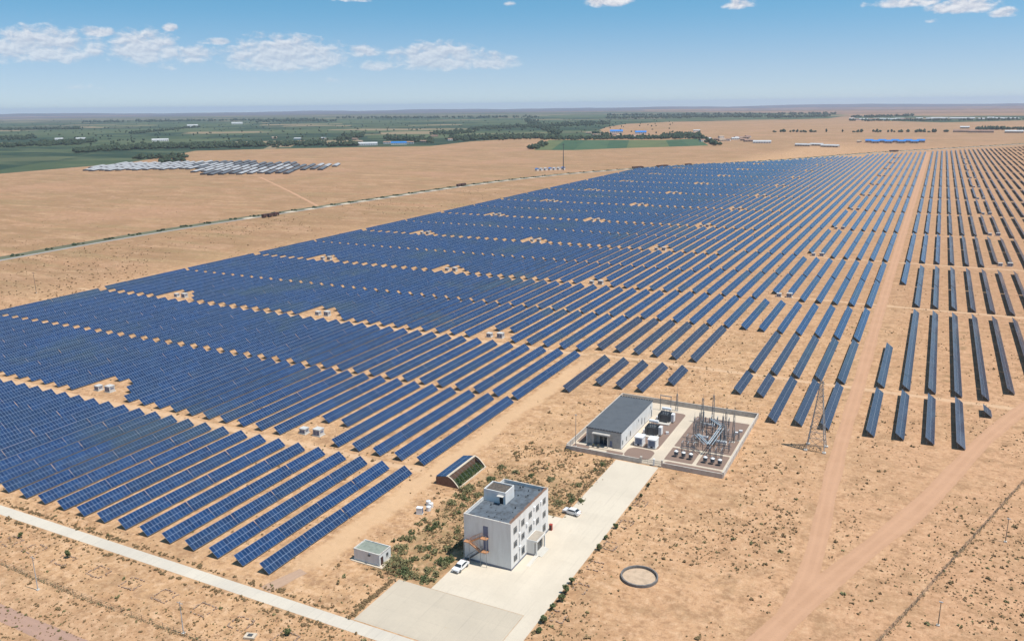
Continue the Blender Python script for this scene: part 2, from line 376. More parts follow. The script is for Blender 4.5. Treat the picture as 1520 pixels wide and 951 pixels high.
def thing(name, label, cat, loc=(0,0,0), rz=0.0, group=None):
    o = bpy.data.objects.new(name, None); COL.objects.link(o); o.location = loc; o.rotation_euler = (0, 0, rz); o.empty_display_size = .3
    return tag(o, label, cat, group)
def copy_tree(o, loc=None, rz=None, label=None, parent=None):
    c = o.copy(); COL.objects.link(c)
    if parent: c.parent = parent
    if loc is not None: c.location = loc
    if rz is not None: c.rotation_euler = (0, 0, rz)
    if label: c['label'] = label
    for ch in KIDS.get(o, ()): copy_tree(ch, parent=c)
    return c
KIDS = {}
def index_kids(root):
    KIDS[root] = [o for o in bpy.data.objects if o.parent == root]
    for k in KIDS[root]: index_kids(k)
def sheet(name, poly, z, mat, kind='structure'):
    return tag(MB().face([(x, y, z) for x, y in poly]).build(name, mat), kind=kind)
def ribbon(name, pts, w, z, mat, wob=0.0, step=6.0, kind='structure'):
    P = [Vector((x, y)) for x, y in pts]; out = []
    for a, b in zip(P, P[1:]):
        n = max(1, int((b-a).length/step))
        out += [a.lerp(b, i/n) for i in range(n)]
    out.append(P[-1])
    for _ in range(6):
        out = [out[0]] + [(out[i-1]+out[i]*2+out[i+1])/4 for i in range(1, len(out)-1)] + [out[-1]]
    mb = MB(); L = []; Rr = []; acc = [0.0]
    for i, p in enumerate(out):
        d = (out[min(i+1, len(out)-1)]-out[max(i-1, 0)]).normalized(); nrm = Vector((-d.y, d.x))
        ww = w[0]+(w[1]-w[0])*i/(len(out)-1) if isinstance(w, tuple) else w
        k = 1+wob*mnoise.noise(Vector((p.x*.05, p.y*.05, 3)))
        L.append(p+nrm*ww/2*k); Rr.append(p-nrm*ww/2*k)
        if i: acc.append(acc[-1]+(p-out[i-1]).length)
    for i in range(len(out)-1):
        mb.face([(Rr[i].x,Rr[i].y,z),(Rr[i+1].x,Rr[i+1].y,z),(L[i+1].x,L[i+1].y,z),(L[i].x,L[i].y,z)], 0,
                [(acc[i],0),(acc[i+1],0),(acc[i+1],1),(acc[i],1)])
    return tag(mb.build(name, mat), kind=kind)
ORD = ['first','second','third','fourth','fifth','sixth','seventh','eighth','ninth','tenth','eleventh','twelfth','thirteenth','fourteenth','fifteenth',
 'sixteenth','seventeenth','eighteenth','nineteenth','twentieth']+['twenty-'+w for w in ('first','second','third','fourth','fifth','sixth','seventh','eighth','ninth')]+['thirtieth']+['thirty-'+w for w in ('first','second','third','fourth','fifth','sixth','seventh','eighth','ninth')]

# ------------------------------------------------------------------ ground, hills, roads
S = 45000
gm = MB()
GR = 21500.0
gm.v.append((0,0,0)); gm.v += [(GR*math.cos(2*math.pi*k/96), GR*math.sin(2*math.pi*k/96), 0) for k in range(96)]
for k in range(96): gm.f.append((0, 1+k, 1+(k+1)%96)); gm.mi.append(0)
tag(gm.build('ground', 'ground'), kind='structure')

# farmland patchwork north-west of the array
def farm_mat():
    m, t, b = new_mat('farm_fields', .95, .1)
    p = t.add('ShaderNodeNewGeometry').outputs['Position']
    px_, py__, _z = t.sep(p)
    uu = t.m('ADD', t.m('MULTIPLY', px_, .8), t.m('MULTIPLY', py__, .6)); vv = t.m('SUBTRACT', t.m('MULTIPLY', py__, .8), t.m('MULTIPLY', px_, .6))
    q = t.comb(t.m('MULTIPLY', uu, 1/430.), t.m('MULTIPLY', vv, 1/260.), 0.); nz = t.noise(q, .6, 3)
    vo = t.add('ShaderNodeTexVoronoi', feature='F1', distance='CHEBYCHEV'); t.put(vo.inputs['Vector'], q); vo.inputs['Scale'].default_value = 1.0
    r1, r2, r3 = t.sep(vo.outputs['Color'])
    g = t.mix(r1, (.052, .082, .045), (.092, .118, .062))
    g = t.mix(t.step(r2, .82, .88), g, (.27, .205, .13)); g = t.mix(t.step(r3, .66, .72), g, (.028, .055, .036))
    g = t.mix(t.m('MULTIPLY', t.step(t.noise(t.scale(p, (.004, .012, 0)), 1., 4, .6), .45, .7), .5), g, (.14, .16, .085))
    far = t.step(t.m('ADD', t.sep(p)[1], t.m('MULTIPLY', t.sep(p)[0], -.8)), 9000., 15000.)
    g = t.mix(t.m('MULTIPLY', far, .6), g, t.mix(t.step(t.noise(t.scale(p, (.0001, .0007, 0.0)), 1.0, 5, .6), .42, .58), (.30, .21, .155), (.07, .085, .06)))
    t.put(b.inputs['Base Color'], g); return m
M['farm'] = farm_mat()
def flat_field(name, pix, z, mat): return sheet(name, [at(px, py) for px, py in pix], z, mat)
flat_field('farmland', [(-200,284),(0,258),(95,250),(180,243),(245,233),(290,224),(410,221),(520,219),(640,217),(700,210),(800,204),(905,203),(890,193),(900,189),(930,184),(1000,181),(1120,179),(1230,176),(1262,171),(1200,168),(900,166),(600,168.5),(300,171.5),(0,175),(-250,178)], .03, 'farm')
flat_field('farmland', [(1262,178),(1400,182),(1560,178),(1560,172),(1400,172),(1270,173)], .03, 'farm')
M['f1'] = plain('crop_field_dark_green', (.050, .105, .050), .95, .2, .02); M['f2'] = plain('crop_field_olive', (.125, .150, .060), .95, .2, .02)
M['f3'] = plain('crop_field_green', (.070, .125, .060), .95, .2, .02)
ff = [((792,223),(815,208),(838,208),(818,223),'f2'),((818,223),(838,208),(868,208),(852,223),'f1'),((852,223),(868,208),(905,208),(900,221),'f3'),((900,221),(905,208),(934,208),(930,220),'f1'),
      ((930,220),(934,208),(962,208),(960,219),'f2'),((960,219),(962,208),(988,208),(994,218),'f2'),((994,218),(988,208),(1010,207),(1024,217),'f1'),((1024,217),(1010,207),(1036,206),(1052,216),'f3')]
for a, b_, c, d, mt in ff: flat_field('crop_field', [a, b_, c, d], .06, mt)

# low ridges on the skyline
def ridge(name, dist, a0, a1, hgt, seed, base=None, col=(.13,.115,.13)):
    m = plain('dry_hill_soil', col, .95, .2, .002, tint=(.06, .065, .08))
    mb = MB(); n = 140; prev = None
    for i in range(n+1):
        a = R(a0+(a1-a0)*i/n); s, c = math.sin(a), math.cos(a)
        env = min(1, i/12, (n-i)/12)
        h = hgt*env*(.35+.65*abs(mnoise.noise(Vector((i*.07, seed, 0))))*1.6+.18*mnoise.noise(Vector((i*.5, seed, 1))))
        row = [(s*dist, c*dist, 0), (s*(dist+dist*.03), c*(dist*1.03), h*.55), (s*dist*1.07, c*dist*1.07, h), (s*dist*1.2, c*dist*1.2, -1)]
        if prev:
            for k in range(3): mb.face([prev[k], row[k], row[k+1], prev[k+1]])
        prev = row
    return tag(mb.build(name, m, smooth=True), kind='structure')
ridge('hills', 13000, -80, -18, 22, 1.3)
ridge('hills', 15500, -50, 20, 34, 5.1)
ridge('hills', 17800, -85, 24, 55, 8.7)
ridge('hills', 11500, -14, 24, 34, 3.3, col=(.24,.17,.16))

ribbon('road', [(-330, 113.45), (-55, 113.45)], 3.25, .012, 'road')
sheet('yard_pavement', [(-95.6,115.4),(-65.3,115.4),(-65.3,131.5),(-95.6,131.5)], .012, 'yard')
sheet('driveway', [(-65.2,100),(-61.7,100),(-61.7,211.4),(-74.4,211.4),(-74.4,172.4),(-79.4,172.4),(-79.4,164),(-87.4,146),(-87.4,131.6),(-65.2,131.6)], .016, 'drive')
ribbon('dirt_road', [(-20.4,136),(-15.5,165),(-15.6,185),(-16.6,215),(-17.2,260),(-17.0,300),(-17.6,420),(-18.0,700),(-18.0,1200),(-18.0,1870)], (4.6, 9.0), .008, 'dirt', .25)
ribbon('dirt_road', [(-30,118),(-20.4,143),(-13,168),(6,218),(21,272),(36,314),(70,390),(110,480)], 5.6, .012, 'dirt', .25)
ribbon('gravel_road', [(-240,85.4),(-166,85.3),(-135,84.9),(-120,84.5)], 4.6, .008, 'purple', .2)
ribbon('gravel_road', [(-119.2,115.6),(-118.0,121),(-116.8,125)], 3.6, .02, 'purple2', .5, 1.5)
# the long distant road with its planted verge and pale pads
RW = [(-560,120),(-570,250),(-577,340),(-583,430),(-580,530),(-572,620),(-561,730),(-546,900),(-530,1010),(-497,1137),(-440,1262),(-396,1344),(-320,1450),(-245,1560),(-113,1830),(8,2020),(100,2160),(179,2290),(330,2520),(520,2800)]
M['verge'] = plain('olive_verge', (.145, .15, .095), .95, .25, .05); M['asph'] = plain('pale_grey_road', (.38, .35, .325), .9, .1, .1)
ribbon('road_verge', [(x-2.5, y) for x, y in RW], 15, .06, 'verge', .1, 15)
ribbon('distant_road', [(x+4.5+(.0 if y<1200 else 1.5), y-(0 if y<1300 else 3)) for x, y in RW], 4.0, .10, 'asph', 0, 15)
ribbon('gravel_road', [at(475,307.5), at(432,285), at(386,263)], 4, .02, 'dirt', .2, 15)
def along(pts, d0, stepd):
    out = []; acc = 0; nxt = d0
    for (x0, y0), (x1, y1) in zip(pts, pts[1:]):
        L = math.hypot(x1-x0, y1-y0)
        while nxt <= acc+L:
            t = (nxt-acc)/L; out.append((x0+(x1-x0)*t, y0+(y1-y0)*t, math.atan2(y1-y0, x1-x0))); nxt += stepd
        acc += L
    return out
mp = MB()
for x, y, a in along(RW, 20, 26):
    c, s = math.cos(a), math.sin(a); w_, l_ = (8.5, 5.6)
    if y < 560: continue
    q = [(x+c*i*l_-s*(j*w_-3), y+s*i*l_+c*(j*w_-3)) for i, j in ((-1,-.5),(1,-.5),(1,.5),(-1,.5))]
    mp.hull8([(u, v, .11) for u, v in q]+[(u, v, .25) for u, v in q])
tag(mp.build('road_pads', 'path'), kind='structure')

# ------------------------------------------------------------------ foliage helpers
def leaf_clump(mb, cx, cy, cz, rx, ry, rz, n, size, mi=0, rnd=random):
    for _ in range(n):
        while True:
            u = Vector((rnd.uniform(-1,1), rnd.uniform(-1,1), rnd.uniform(-1,1)))
            if .05 < u.length < 1: break
        u = u * (u.length**-.35)
        if u.length > 1.08: u.normalize()
        c = Vector((cx+u.x*rx, cy+u.y*ry, cz+u.z*rz))
        if c.z < .02: c.z = .03
        n1 = Vector((rnd.gauss(0,1), rnd.gauss(0,1), rnd.gauss(0,1)+.6)).normalized(); t1 = n1.orthogonal().normalized(); t1 = (Matrix.Rotation(rnd.uniform(0,6.28), 3, n1) @ t1); t2 = n1.cross(t1)
        s_ = size*rnd.uniform(.6, 1.5)
        mb.face([c-t1*s_, c+t2*s_*.6, c+t1*s_, c-t2*s_*.6], mi)
def shrub_mesh(r, h, seed, name='foliage', dense=1.0):
    rn = random.Random(seed); mb = MB()
    sx_, sy_ = rn.uniform(.75, 1.25), rn.uniform(.75, 1.25)
    for k in range(max(6, int(10*r))):
        a = rn.uniform(0, 6.28); d = r*rn.uniform(.0, 1.0)**.8; rr = r*rn.uniform(.14, .38); hh = h*rn.uniform(.45, 1.0)*(1.15-.6*d/r)
        leaf_clump(mb, math.cos(a)*d*sx_, math.sin(a)*d*sy_, hh*.55, rr, rr, hh*.42, int(26*dense), .13+.02*r, 0, rn)
    return mb
def make_shrub(name, label, cat, x, y, r, h, mat='leaf', group=None, seed=None, dense=1.0):
    seed = seed or random.randint(1, 99999)
    t = thing(name, label, cat, (x, y, 0), 0, group)
    shrub_mesh(r, h, seed, dense=dense).build('foliage', mat, t)
    st = MB(); rn = random.Random(seed)
    for k in range(6):
        a = rn.uniform(0, 6.28); st.tube((0,0,0), (math.cos(a)*r*.5, math.sin(a)*r*.5, h*.6), .035, .012, 5)
    st.build('stem', 'trunk', t); return t
def make_tree(name, label, x, y, r, h, mat='leaf_dark', group=None):
    seed = random.randint(1, 99999); rn = random.Random(seed)
    t = thing(name, label, 'tree', (x, y, 0), 0, group)
    st = MB(); st.tube((0,0,0), (.05,.03,h*.55), .07, .04, 6)
    for k in range(5):
        a = k*1.3+rn.uniform(0,.6); st.tube((.02,.01,h*(.25+.06*k)), (math.cos(a)*r*.6, math.sin(a)*r*.6, h*(.5+.08*k)), .03, .01, 5)
    st.build('trunk', 'trunk', t)
    mb = MB()
    for k in range(7):
        a = rn.uniform(0, 6.28); d = r*rn.uniform(.1, .6); rr = r*rn.uniform(.35,.6)
        leaf_clump(mb, math.cos(a)*d, math.sin(a)*d, h*rn.uniform(.35,.85), rr, rr, h*.17, 60, .15, 0, rn)
    mb.build('crown', mat, t); return t

# ------------------------------------------------------------------ the solar array
XOFF, ZL, ZH, DX = 1.3, .40, 2.42, 2.6          # table: low edge at +1.3, high edge at -1.3
def table_top(mb, xl, y0, y1, zb=0.0, u0=0.0, slab=.045, j0=0., j1=0.):
    xh = xl-DX; L = y1-y0; n = max(1, round(L))
    a, b_, c, d = (xl,y0,ZL), (xl,y1,ZL+j1*.4), (xh,y1,ZH+j1), (xh,y0,ZH+j0)
    mb.face([a, b_, c, d], 0, [(u0,0),(u0+n,0),(u0+n,2),(u0,2)])
    nx, nz = -slab*.61, -slab*.79
    a2, b2, c2, d2 = [(p[0]+nx, p[1], p[2]+nz) for p in (a, b_, c, d)]
    mb.face([d2, c2, b2, a2], 1); mb.face([a2, b2, b_, a], 1); mb.face([c2, d2, d, c], 1); mb.face([d2, a2, a, d], 1); mb.face([b2, c2, c, b_], 1)
def aframe(mb, xl, y):
    mb.bar((xl-.45, y, 0), (xl-.45, y, ZL+.28), .10)
    mb.bar((xl-2.15, y, 0), (xl-2.15, y, ZL+1.55), .10)
    mb.bar((xl-.1, y, ZL-.02), (xl-2.5, y, ZH-.17), .07, .10)
    mb.bar((xl-2.15, y, .5), (xl-1.1, y, ZL+.72), .05)
segs = []
def seg(x, y0, y1, mat, blk, row, side, clear=False):
    n = max(1, round((y1-y0)/14.4)); segs.append((x*.996 if False else x, y0, y1, n, mat, blk, row, side))
def ymax(x):
    pts = [(-460,760),(-441,1000),(-436,1160),(-415,1285),(-345,1405),(-252,1510),(-161,1680),(-21,1865),(167,2150),(400,2500)]
    for (a, b_), (c, d) in zip(pts, pts[1:]):
        if a <= x <= c: return b_+(d-b_)*(x-a)/(c-a)
    return 1200
# left field
BLK = [(120.1, 177.3, 'front block')]
yy = 183.3
names = ['second block', 'second block back half', 'third block', 'third block back half', 'fourth block', 'fourth block back half']
i = 0
while yy < 1600:
    hg = 2.9 if i == 0 else 2.0
    BLK.append((yy, yy+60.3-hg, names[i] if i < 6 else 'far block')); BLK.append((yy+60.3, yy+118.3, names[i+1] if i < 5 else 'far block'))
    yy += 123.9; i += 2
for k in range(0, 39):
    x = -122.35-7.69*k
    for bi, (a, b_, nm) in enumerate(BLK):
        if a > ymax(x)-8: continue
        if bi >= 3: x = -124.4-7.69*k
        b2 = min(b_, ymax(x)); a2 = a
        if bi % 2 == 1 and k in (5, 6, 18, 19, 31, 32): a2 = a+14.4
        if bi % 2 == 1 and k in (17, 30): a2 = a+7.2
        if b2-a2 > 5: seg(x, a2, b2, 'pv', nm, k, 'right')
# middle field
for j in range(13):
    x = -21.6-7.95*j
    if j < 3: seg(x, 260.3-.5*j, 304.6, 'pv2', 'block by the lattice pylon', j, 'right')
    elif j < 5: seg(x, 281.8, 304.6, 'pv2', 'block by the lattice pylon', j, 'right')
    if j < 5: seg(x, 308.8, 366.0, 'pv2', 'second lane-side block', j, 'right')
    if 7 <= j < 12:
        a = {7: 281.0, 8: 269.2, 9: 269.4, 10: 269.5, 11: 258.2}[j]
        seg(x, a, 300.8, 'pv2', 'block behind the substation', j-7, 'right')
    if j >= 7: seg(x, 312.4, 366.3, 'pv2', 'second block behind the substation', j-7, 'right')
    seg(x, 369.4+.2*(12-j)*.3, 430.0 if j > 6 else 428.4, 'pv' if j < 13 else 'pv2', 'third middle block', j, 'right')
    y = 433.8+(3.2 if j < 5 else 0)
    if j in (5, 6): seg(x, 450, 500.6, 'pv', 'fourth middle block', j, 'right')
    else: seg(x, y, 500.6, 'pv', 'fourth middle block', j, 'right')
    seg(x, 503, 569.5 if j > 6 else 562.0, 'pv', 'far middle block', j, 'right')
    y = 572.6; q = 0; dq = 0 if j > 6 else 7
    while y < ymax(x)-8:
        a = y + (14 if (j in (5, 6) and q % 2 == 0) else 0)
        b_ = min(y+63.6-(dq if q % 2 else -1.6), ymax(x))
        if b_-a > 6: seg(x, a, b_, 'pv', 'far middle block', j, 'right')
        y += 67.0; q += 1
# right field
for r in range(0, 46):
    x = -8.4+8.22*r
    if r == 0:
        seg(x, 260.2, 304.4, 'pv2', 'front block beyond dirt lane', r, 'left'); seg(x, 310.3, 366.2, 'pv2', 'tall block beyond dirt lane', r, 'left')
        seg(x, 502.5, 571, 'pv', 'far right block', r, 'left')
    elif r == 1 or r == 2 or r == 3: seg(x, 261.2, 305.2, 'pv2', 'front block beyond dirt lane', r, 'left')
    elif r == 4: seg(x, 293.5, 301, 'pv2', 'front block beyond dirt lane', r, 'left')
    if r >= 1:
        a = 310.8 if r <= 4 else (321.6 if r == 5 else 336+(r-6)*26)
        if a < 430: seg(x, a, 435.0, 'pv2', 'tall block beyond dirt lane', r, 'left')
        a = 447.6
        if r >= 10: a = 447.6+(r-9)*27
        if a < 500: seg(x, a, 499.5, 'pv2', 'far right block', r, 'left')
        if a < 535: seg(x, max(a, 501.0), 560.0, 'pv2', 'far right block', r, 'left')
    y = 576.2; q = 0
    while y < ymax(x)-8:
        a = max(y + (14 if (r in (6, 7, 18, 19) and q % 2 == 0) else 0), 447+(r-9)*27)
        b_ = min(y+(65.6 if q % 2 == 0 else 56.0), ymax(x))
        if b_-a > 6: seg(x, a, b_, 'pv2' if r > 2 and y < 900 else 'pv', 'far right block', r, 'left')
        y += 67.2; q += 1
tables = []
for (x, y0, y1, n, mat, blk, row, side) in segs:
    Lt = (y1-y0)/n
    for i in range(n):
        a = y0+i*Lt; g = .26 if (i and (int(x*7)+i*5) % 7 < 2) else .05
        a += g/2; b_ = y0+(i+1)*Lt-.03
        p = proj(x-1.3, (a+b_)/2, 1.2)
        if p[0] < -170 or p[0] > W0+150 or p[1] > H0+110: continue
        if p[1] < 0: continue
        p0, p1, p2, p3 = proj(x, a, ZL), proj(x, b_, ZL), proj(x-DX, b_, ZH), proj(x-DX, a, ZH)
        area = abs((p2[0]-p0[0])*(p3[1]-p1[1])-(p3[0]-p1[0])*(p2[1]-p0[1]))/2
        if not (0 < p[0] < W0 and 0 < p[1] < H0+10): area = 0
        tables.append((area, x, a, b_, mat, blk, row, side, i))
tables.sort(key=lambda t: -t[0])
near, rest = tables[:300], tables[300:]
PROTO = {}
def proto(L, mat):
    key = (round(L, 1), mat)
    if key in PROTO: return PROTO[key]
    L = key[0]
    t = thing('solar_table', 'x', 'solar panel')
    top = MB(); table_top(top, XOFF, -L/2, L/2); top.build('panel', [mat, 'back'], t)
    for xr in (XOFF-.5, XOFF-2.1):
        zr = ZL+(XOFF-xr)*(ZH-ZL)/DX-.085
        MB().box(xr-.035, xr+.035, -L/2+.1, L/2-.1, zr-.07, zr).build('purlin', 'steel', t)
    nf = max(2, round(L/3.6))
    for q in range(nf):
        yq = -L/2+.9+(L-1.8)*q/(nf-1); f = MB(); aframe(f, XOFF, yq); f.build('support_frame', 'steel', t)
    index_kids(t)
    PROTO[key] = [t, False]; return PROTO[key]
NM = {}
# rows that show one table only still get an ordinal; order within the row counts from the near end
for (area, x, a, b_, mat, blk, row, side, i) in near:
    pr = proto(b_-a, mat)
    ci = 'slate' if mat == 'pv2' else 'blue'
    lab = f"{ci} table, {ORD[i]} from near end, {ORD[row]} row from the {side}, {blk}"
    loc = (x-XOFF, (a+b_)/2, 0)
    if not pr[1]:
        pr[1] = True; pr[0].location = loc; pr[0]['label'] = lab; pr[0]['group'] = 'solar panel tables'
    else:
        c = copy_tree(pr[0], loc, 0, lab); c.rotation_euler = (random.gauss(0, .0022), random.gauss(0, .008), 0); c['group'] = 'solar panel tables'
mb = MB()
for n_, (area, x, a, b_, mat, blk, row, side, i) in enumerate(rest):
    pass
def bulk(name, mat, rows):
    mb = MB(); rj = random.Random(4)
    for n_, (area, x, a, b_, m_, blk, row, side, i) in enumerate(rows):
        table_top(mb, x, a, b_, u0=float((n_*23) % 4600), j0=rj.gauss(0,.03), j1=rj.gauss(0,.03))
        if a < 520:
            for yq in (a+1, (a+b_)/2, b_-1):
                mb.face([(x-.45,yq,0),(x-.45,yq+.1,0),(x-.45,yq+.1,ZL+.3),(x-.45,yq,ZL+.3)], 2)
                mb.box(x-2.2, x-2.1, yq, yq+.1, 0, ZL+1.5, 2)
    o = mb.build(name, [mat, 'back', 'steel']); return tag(o, kind='stuff')
o = bulk('distant_solar_tables', 'pv', [t for t in rest if t[4] == 'pv']); tag(o, 'rows of blue solar tables running back to the far edge of the plain', 'solar panels')
o = bulk('distant_slate_solar_tables', 'pv2', [t for t in rest if t[4] == 'pv2']); tag(o, 'rows of slate grey solar tables beyond the dirt lane', 'solar panels')

# inverter cabins standing in pairs in the clearings
def cabin(w, d, h, label, group='inverter cabins in the clearings'):
    t = thing('inverter_cabin', label, 'cabin', group=group)
    b = MB(); b.box(-w/2, w/2, -d/2, d/2, .25, h); b.build('body', 'cabin_white', t)
    r = MB(); r.box(-w/2-.12, w/2+.12, -d/2-.12, d/2+.12, h, h+.14); r.build('roof', 'cabin_white', t)
    MB().box(-w/2-.25, w/2+.25, -d/2-.25, d/2+.25, 0, .25).build('plinth', 'concrete', t)
    for q in (-1, 1):
        dd = MB(); dd.box(q*w*.24-w*.2, q*w*.24+w*.2, -d/2-.04, -d/2, .45, h-.35); dd.build('door', 'louvre', t)
    MB().box(w/2, w/2+.04, -d*.3, d*.3, h*.5, h*.78).build('vent', 'louvre', t)
    index_kids(t); return t
PADS = []
yy = 188.6; c = 0
while yy < 1500:
    for xi, xp in enumerate((-167.6, -264.8, -363.6)):
        if yy < ymax(xp)-20: PADS.append((xp, yy, c, xi))
    yy += 123.9; c += 1
yy = 446.0; c = 0
while yy < 1750:
    PADS.append((-64.8, yy, c, 3))
    if yy > 500: PADS.append((44.5, yy+8, c, 4))
    yy += 133.6; c += 1
pa = cabin(2.2, 2.0, 1.75, 'x'); pb = cabin(2.6, 2.3, 2.2, 'x'); first = True
COLN = ['right-hand column', 'middle column', 'left-hand column', 'lane-side column', 'far right column']
for (xp, yp, c, xi) in sorted(PADS, key=lambda p: p[1]):
    p = proj(xp, yp)
    if not (-20 < p[0] < W0+20): continue
    la = f"smaller left white cabin, {ORD[c]} clearing from the front in the {COLN[xi]}"
    lb = f"larger right white cabin, {ORD[c]} clearing from the front in the {COLN[xi]}"
    if first:
        pa.location = (xp-2.9, yp-.5, 0); pa['label'] = la; pb.location = (xp+2.3, yp+.2, 0); pb['label'] = lb; first = False
    else:
        copy_tree(pa, (xp-2.9, yp-.5, 0), 0, la); copy_tree(pb, (xp+2.3, yp+.2, 0), 0, lb)

# ------------------------------------------------------------------ office building
def wall_holes(mb, axis, pos, th, u0, u1, z0, z1, holes):
    """solid wall in the plane axis=pos (thickness th towards -axis for positive th), with rectangular holes (ua,ub,za,zb)"""
    us = sorted({u0, u1, *[h[0] for h in holes], *[h[1] for h in holes]}); zs = sorted({z0, z1, *[h[2] for h in holes], *[h[3] for h in holes]})
    us = [u for u in us if u0 <= u <= u1]; zs = [z for z in zs if z0 <= z <= z1]
    for a, b in zip(us, us[1:]):
        run = None
        for c, d in zip(zs, zs[1:]):
            hole = any(h[0] <= (a+b)/2 <= h[1] and h[2] <= (c+d)/2 <= h[3] for h in holes)
            if not hole: run = (run[0], d) if run else (c, d)
            if (hole or d == zs[-1]) and run:
                lo, hi = sorted((pos, pos-th))
                if axis == 'x': mb.box(lo, hi, a, b, run[0], run[1])
                else: mb.box(a, b, lo, hi, run[0], run[1])
                run = None
def window(parent, axis, pos, ua, ub, za, zb, mull=1):
    """pane and frame set into a hole; pos is the outer face, the frame sits 12 cm behind it"""
    s_ = 1 if pos >= 0 else 1
    f = MB(); w = .07
    def bx(mb, a, b, c, d, p0, p1):
        if axis == 'x': mb.box(p0, p1, a, b, c, d)
        else: mb.box(a, b, p0, p1, c, d)
    sg = -1 if axis == 'x' else 1
    p0, p1 = sorted((pos+sg*.12, pos+sg*.18)); g0, g1 = sorted((pos+sg*.14, pos+sg*.16))
    bx(f, ua, ub, za, za+w, p0, p1); bx(f, ua, ub, zb-w, zb, p0, p1); bx(f, ua, ua+w, za+w, zb-w, p0, p1); bx(f, ub-w, ub, za+w, zb-w, p0, p1)
    m = (ua+ub)/2; bx(f, m-.03, m+.03, za+w, zb-w, p0, p1)
    if zb-za > 1.2: bx(f, ua+w, m-.03, zb-.5, zb-.45, p0, p1); bx(f, m+.03, ub-w, zb-.5, zb-.45, p0, p1)
    wo_ = MB(); bx(wo_, ua+.03, ub-.03, za+.03, zb-.03, g0, g1)
    o = wo_.build('window', 'glass', parent); f.build('frame', 'frame', o)
    sl = MB(); s0, s1 = sorted((pos+.06 if axis == 'x' else pos-.06, pos+sg*.12)); bx(sl, ua-.06, ub+.06, za-.06, za+.0, s0, s1); sl.build('sill', 'coping', o)
    return o
ob = thing('office_building', 'white three-storey office block with grey flat roof and rooftop stair hut', 'building', (-81, 155, 0))
OX, OY = -81, 155
x0, x1, y0, y1 = -86.9-OX, -75.0-OX, 145.2-OY, 165.0-OY; ZT = 11.35; ZR = 10.65
cols = [(146.5,148.3),(150.4,152.1),(154.2,156.0),(158.1,159.8),(161.8,163.6)]
holes = []
for ci, (a, b) in enumerate(cols):
    a -= OY; b -= OY
    for fl in range(3):
        z = 1.45+fl*3.4
        if fl == 0 and ci in (2, 3): continue
        zz0 = z-.35 if (fl == 0 and ci in (1, 4)) else z
        holes.append((a, b, zz0, z+1.5))
wm = MB()
wall_holes(wm, 'x', x1, .25, y0, y1, .45, ZT, holes)
wm.box(x0, x0+.25, y0, y1, .45, ZT)
rec = (-82.0-OX, -80.7-OX, 2.9, 9.5)
wall_holes(wm, 'y', y0, -.25, x0+.25, x1-.25, .45, ZT, [rec])
bh = [(-85.0-OX+i_*3.4, -83.6-OX+i_*3.4, 1.5+f_*3.4, 3.0+f_*3.4) for i_ in range(3) for f_ in range(3)]
wall_holes(wm, 'y', y1, .25, x0+.25, x1-.25, .45, ZT, bh)
wm.build('wall', 'white_wall', ob)
MB().box(x0-.04, x1+.04, y0-.04, y1+.04, 0, .45).build('plinth', 'plinth', ob)
fl_ = MB(); fl_.box(x0+.25, x1-.25, y0+.25, y1-.25, ZR-.3, ZR); fl_.build('roof', 'roof_felt', ob)
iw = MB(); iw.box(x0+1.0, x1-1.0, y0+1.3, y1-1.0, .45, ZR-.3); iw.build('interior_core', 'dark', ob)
for h in holes: window(ob, 'x', x1, *h)
for h in bh:
    g_ = MB(); g_.box(h[0]+.02, h[1]-.02, y1-.16, y1-.13, h[2]+.02, h[3]-.02); g_.build('window', 'glass', ob)
cp = MB()
cp.box(x0-.03, x1+.03, y0-.03, y0+.30, ZT, ZT+.06); cp.box(x0-.03, x1+.03, y1-.30, y1+.03, ZT, ZT+.06)
cp.box(x0-.03, x0+.30, y0+.30, y1-.30, ZT, ZT+.06); cp.box(x1-.30, x1+.03, y0+.30, y1-.30, ZT, ZT+.06)
cp.build('parapet_coping', 'coping', ob)
rs = MB(); rnd = random.Random(3)
for k in range(150):          # spalled brown patches lying along the right parapet top
    yq = rnd.uniform(y0+.3, y1-.3); L = rnd.uniform(.2, .9); rs.box(x1-.30-rnd.uniform(0, .5), x1-.04-rnd.uniform(0,.1), yq, min(yq+L, y1-.2), ZT+.062, ZT+.075+rnd.uniform(0, .03))
rs.build('parapet_debris', 'brick', ob)
rv = MB()
for k in range(26):
    xx = rnd.uniform(x0+.8, x1-.8); yq = rnd.uniform(y0+.8, y1-.8)
    if xx < -80.6-OX and 153.4-OY < yq < 159-OY: continue
    h = rnd.uniform(.1, .5); rv.box(xx, xx+rnd.uniform(.12,.3), yq, yq+rnd.uniform(.12,.4), ZR, ZR+h)
rv.build('roof_vents', 'dark_steel', ob)
# rooftop stair hut
hx0, hx1, hy0, hy1 = -86.6-OX, -80.9-OX, 154.2-OY, 158.7-OY; HT = 13.6
ph = MB(); door = (-82.5-OX, -81.5-OX, ZR, ZR+1.95)
wall_holes(ph, 'y', hy0, -.2, hx0, hx1-.2, ZR, HT, [door]); ph.box(hx0, hx1-.2, hy1-.2, hy1, ZR, HT); ph.box(hx1-.2, hx1, hy0, hy1, ZR, HT); ph.box(hx0, hx0+.2, hy0+.2, hy1-.2, ZR, HT)
o = ph.build('stair_hut', 'white_wall', ob)
MB().box(hx0+.2, hx1-.2, hy0+.2, hy1-.2, HT-.45, HT-.3).build('roof', 'roof_dirt', o)
MB().box(door[0]+.03, door[1]-.03, hy0+.1, hy0+.16, ZR, ZR+1.93).build('door', 'dark', o)
MB().box(door[0]-.3, door[1]+.3, hy0-.9, hy0, ZR+2.1, ZR+2.2).build('canopy', 'coping', o)
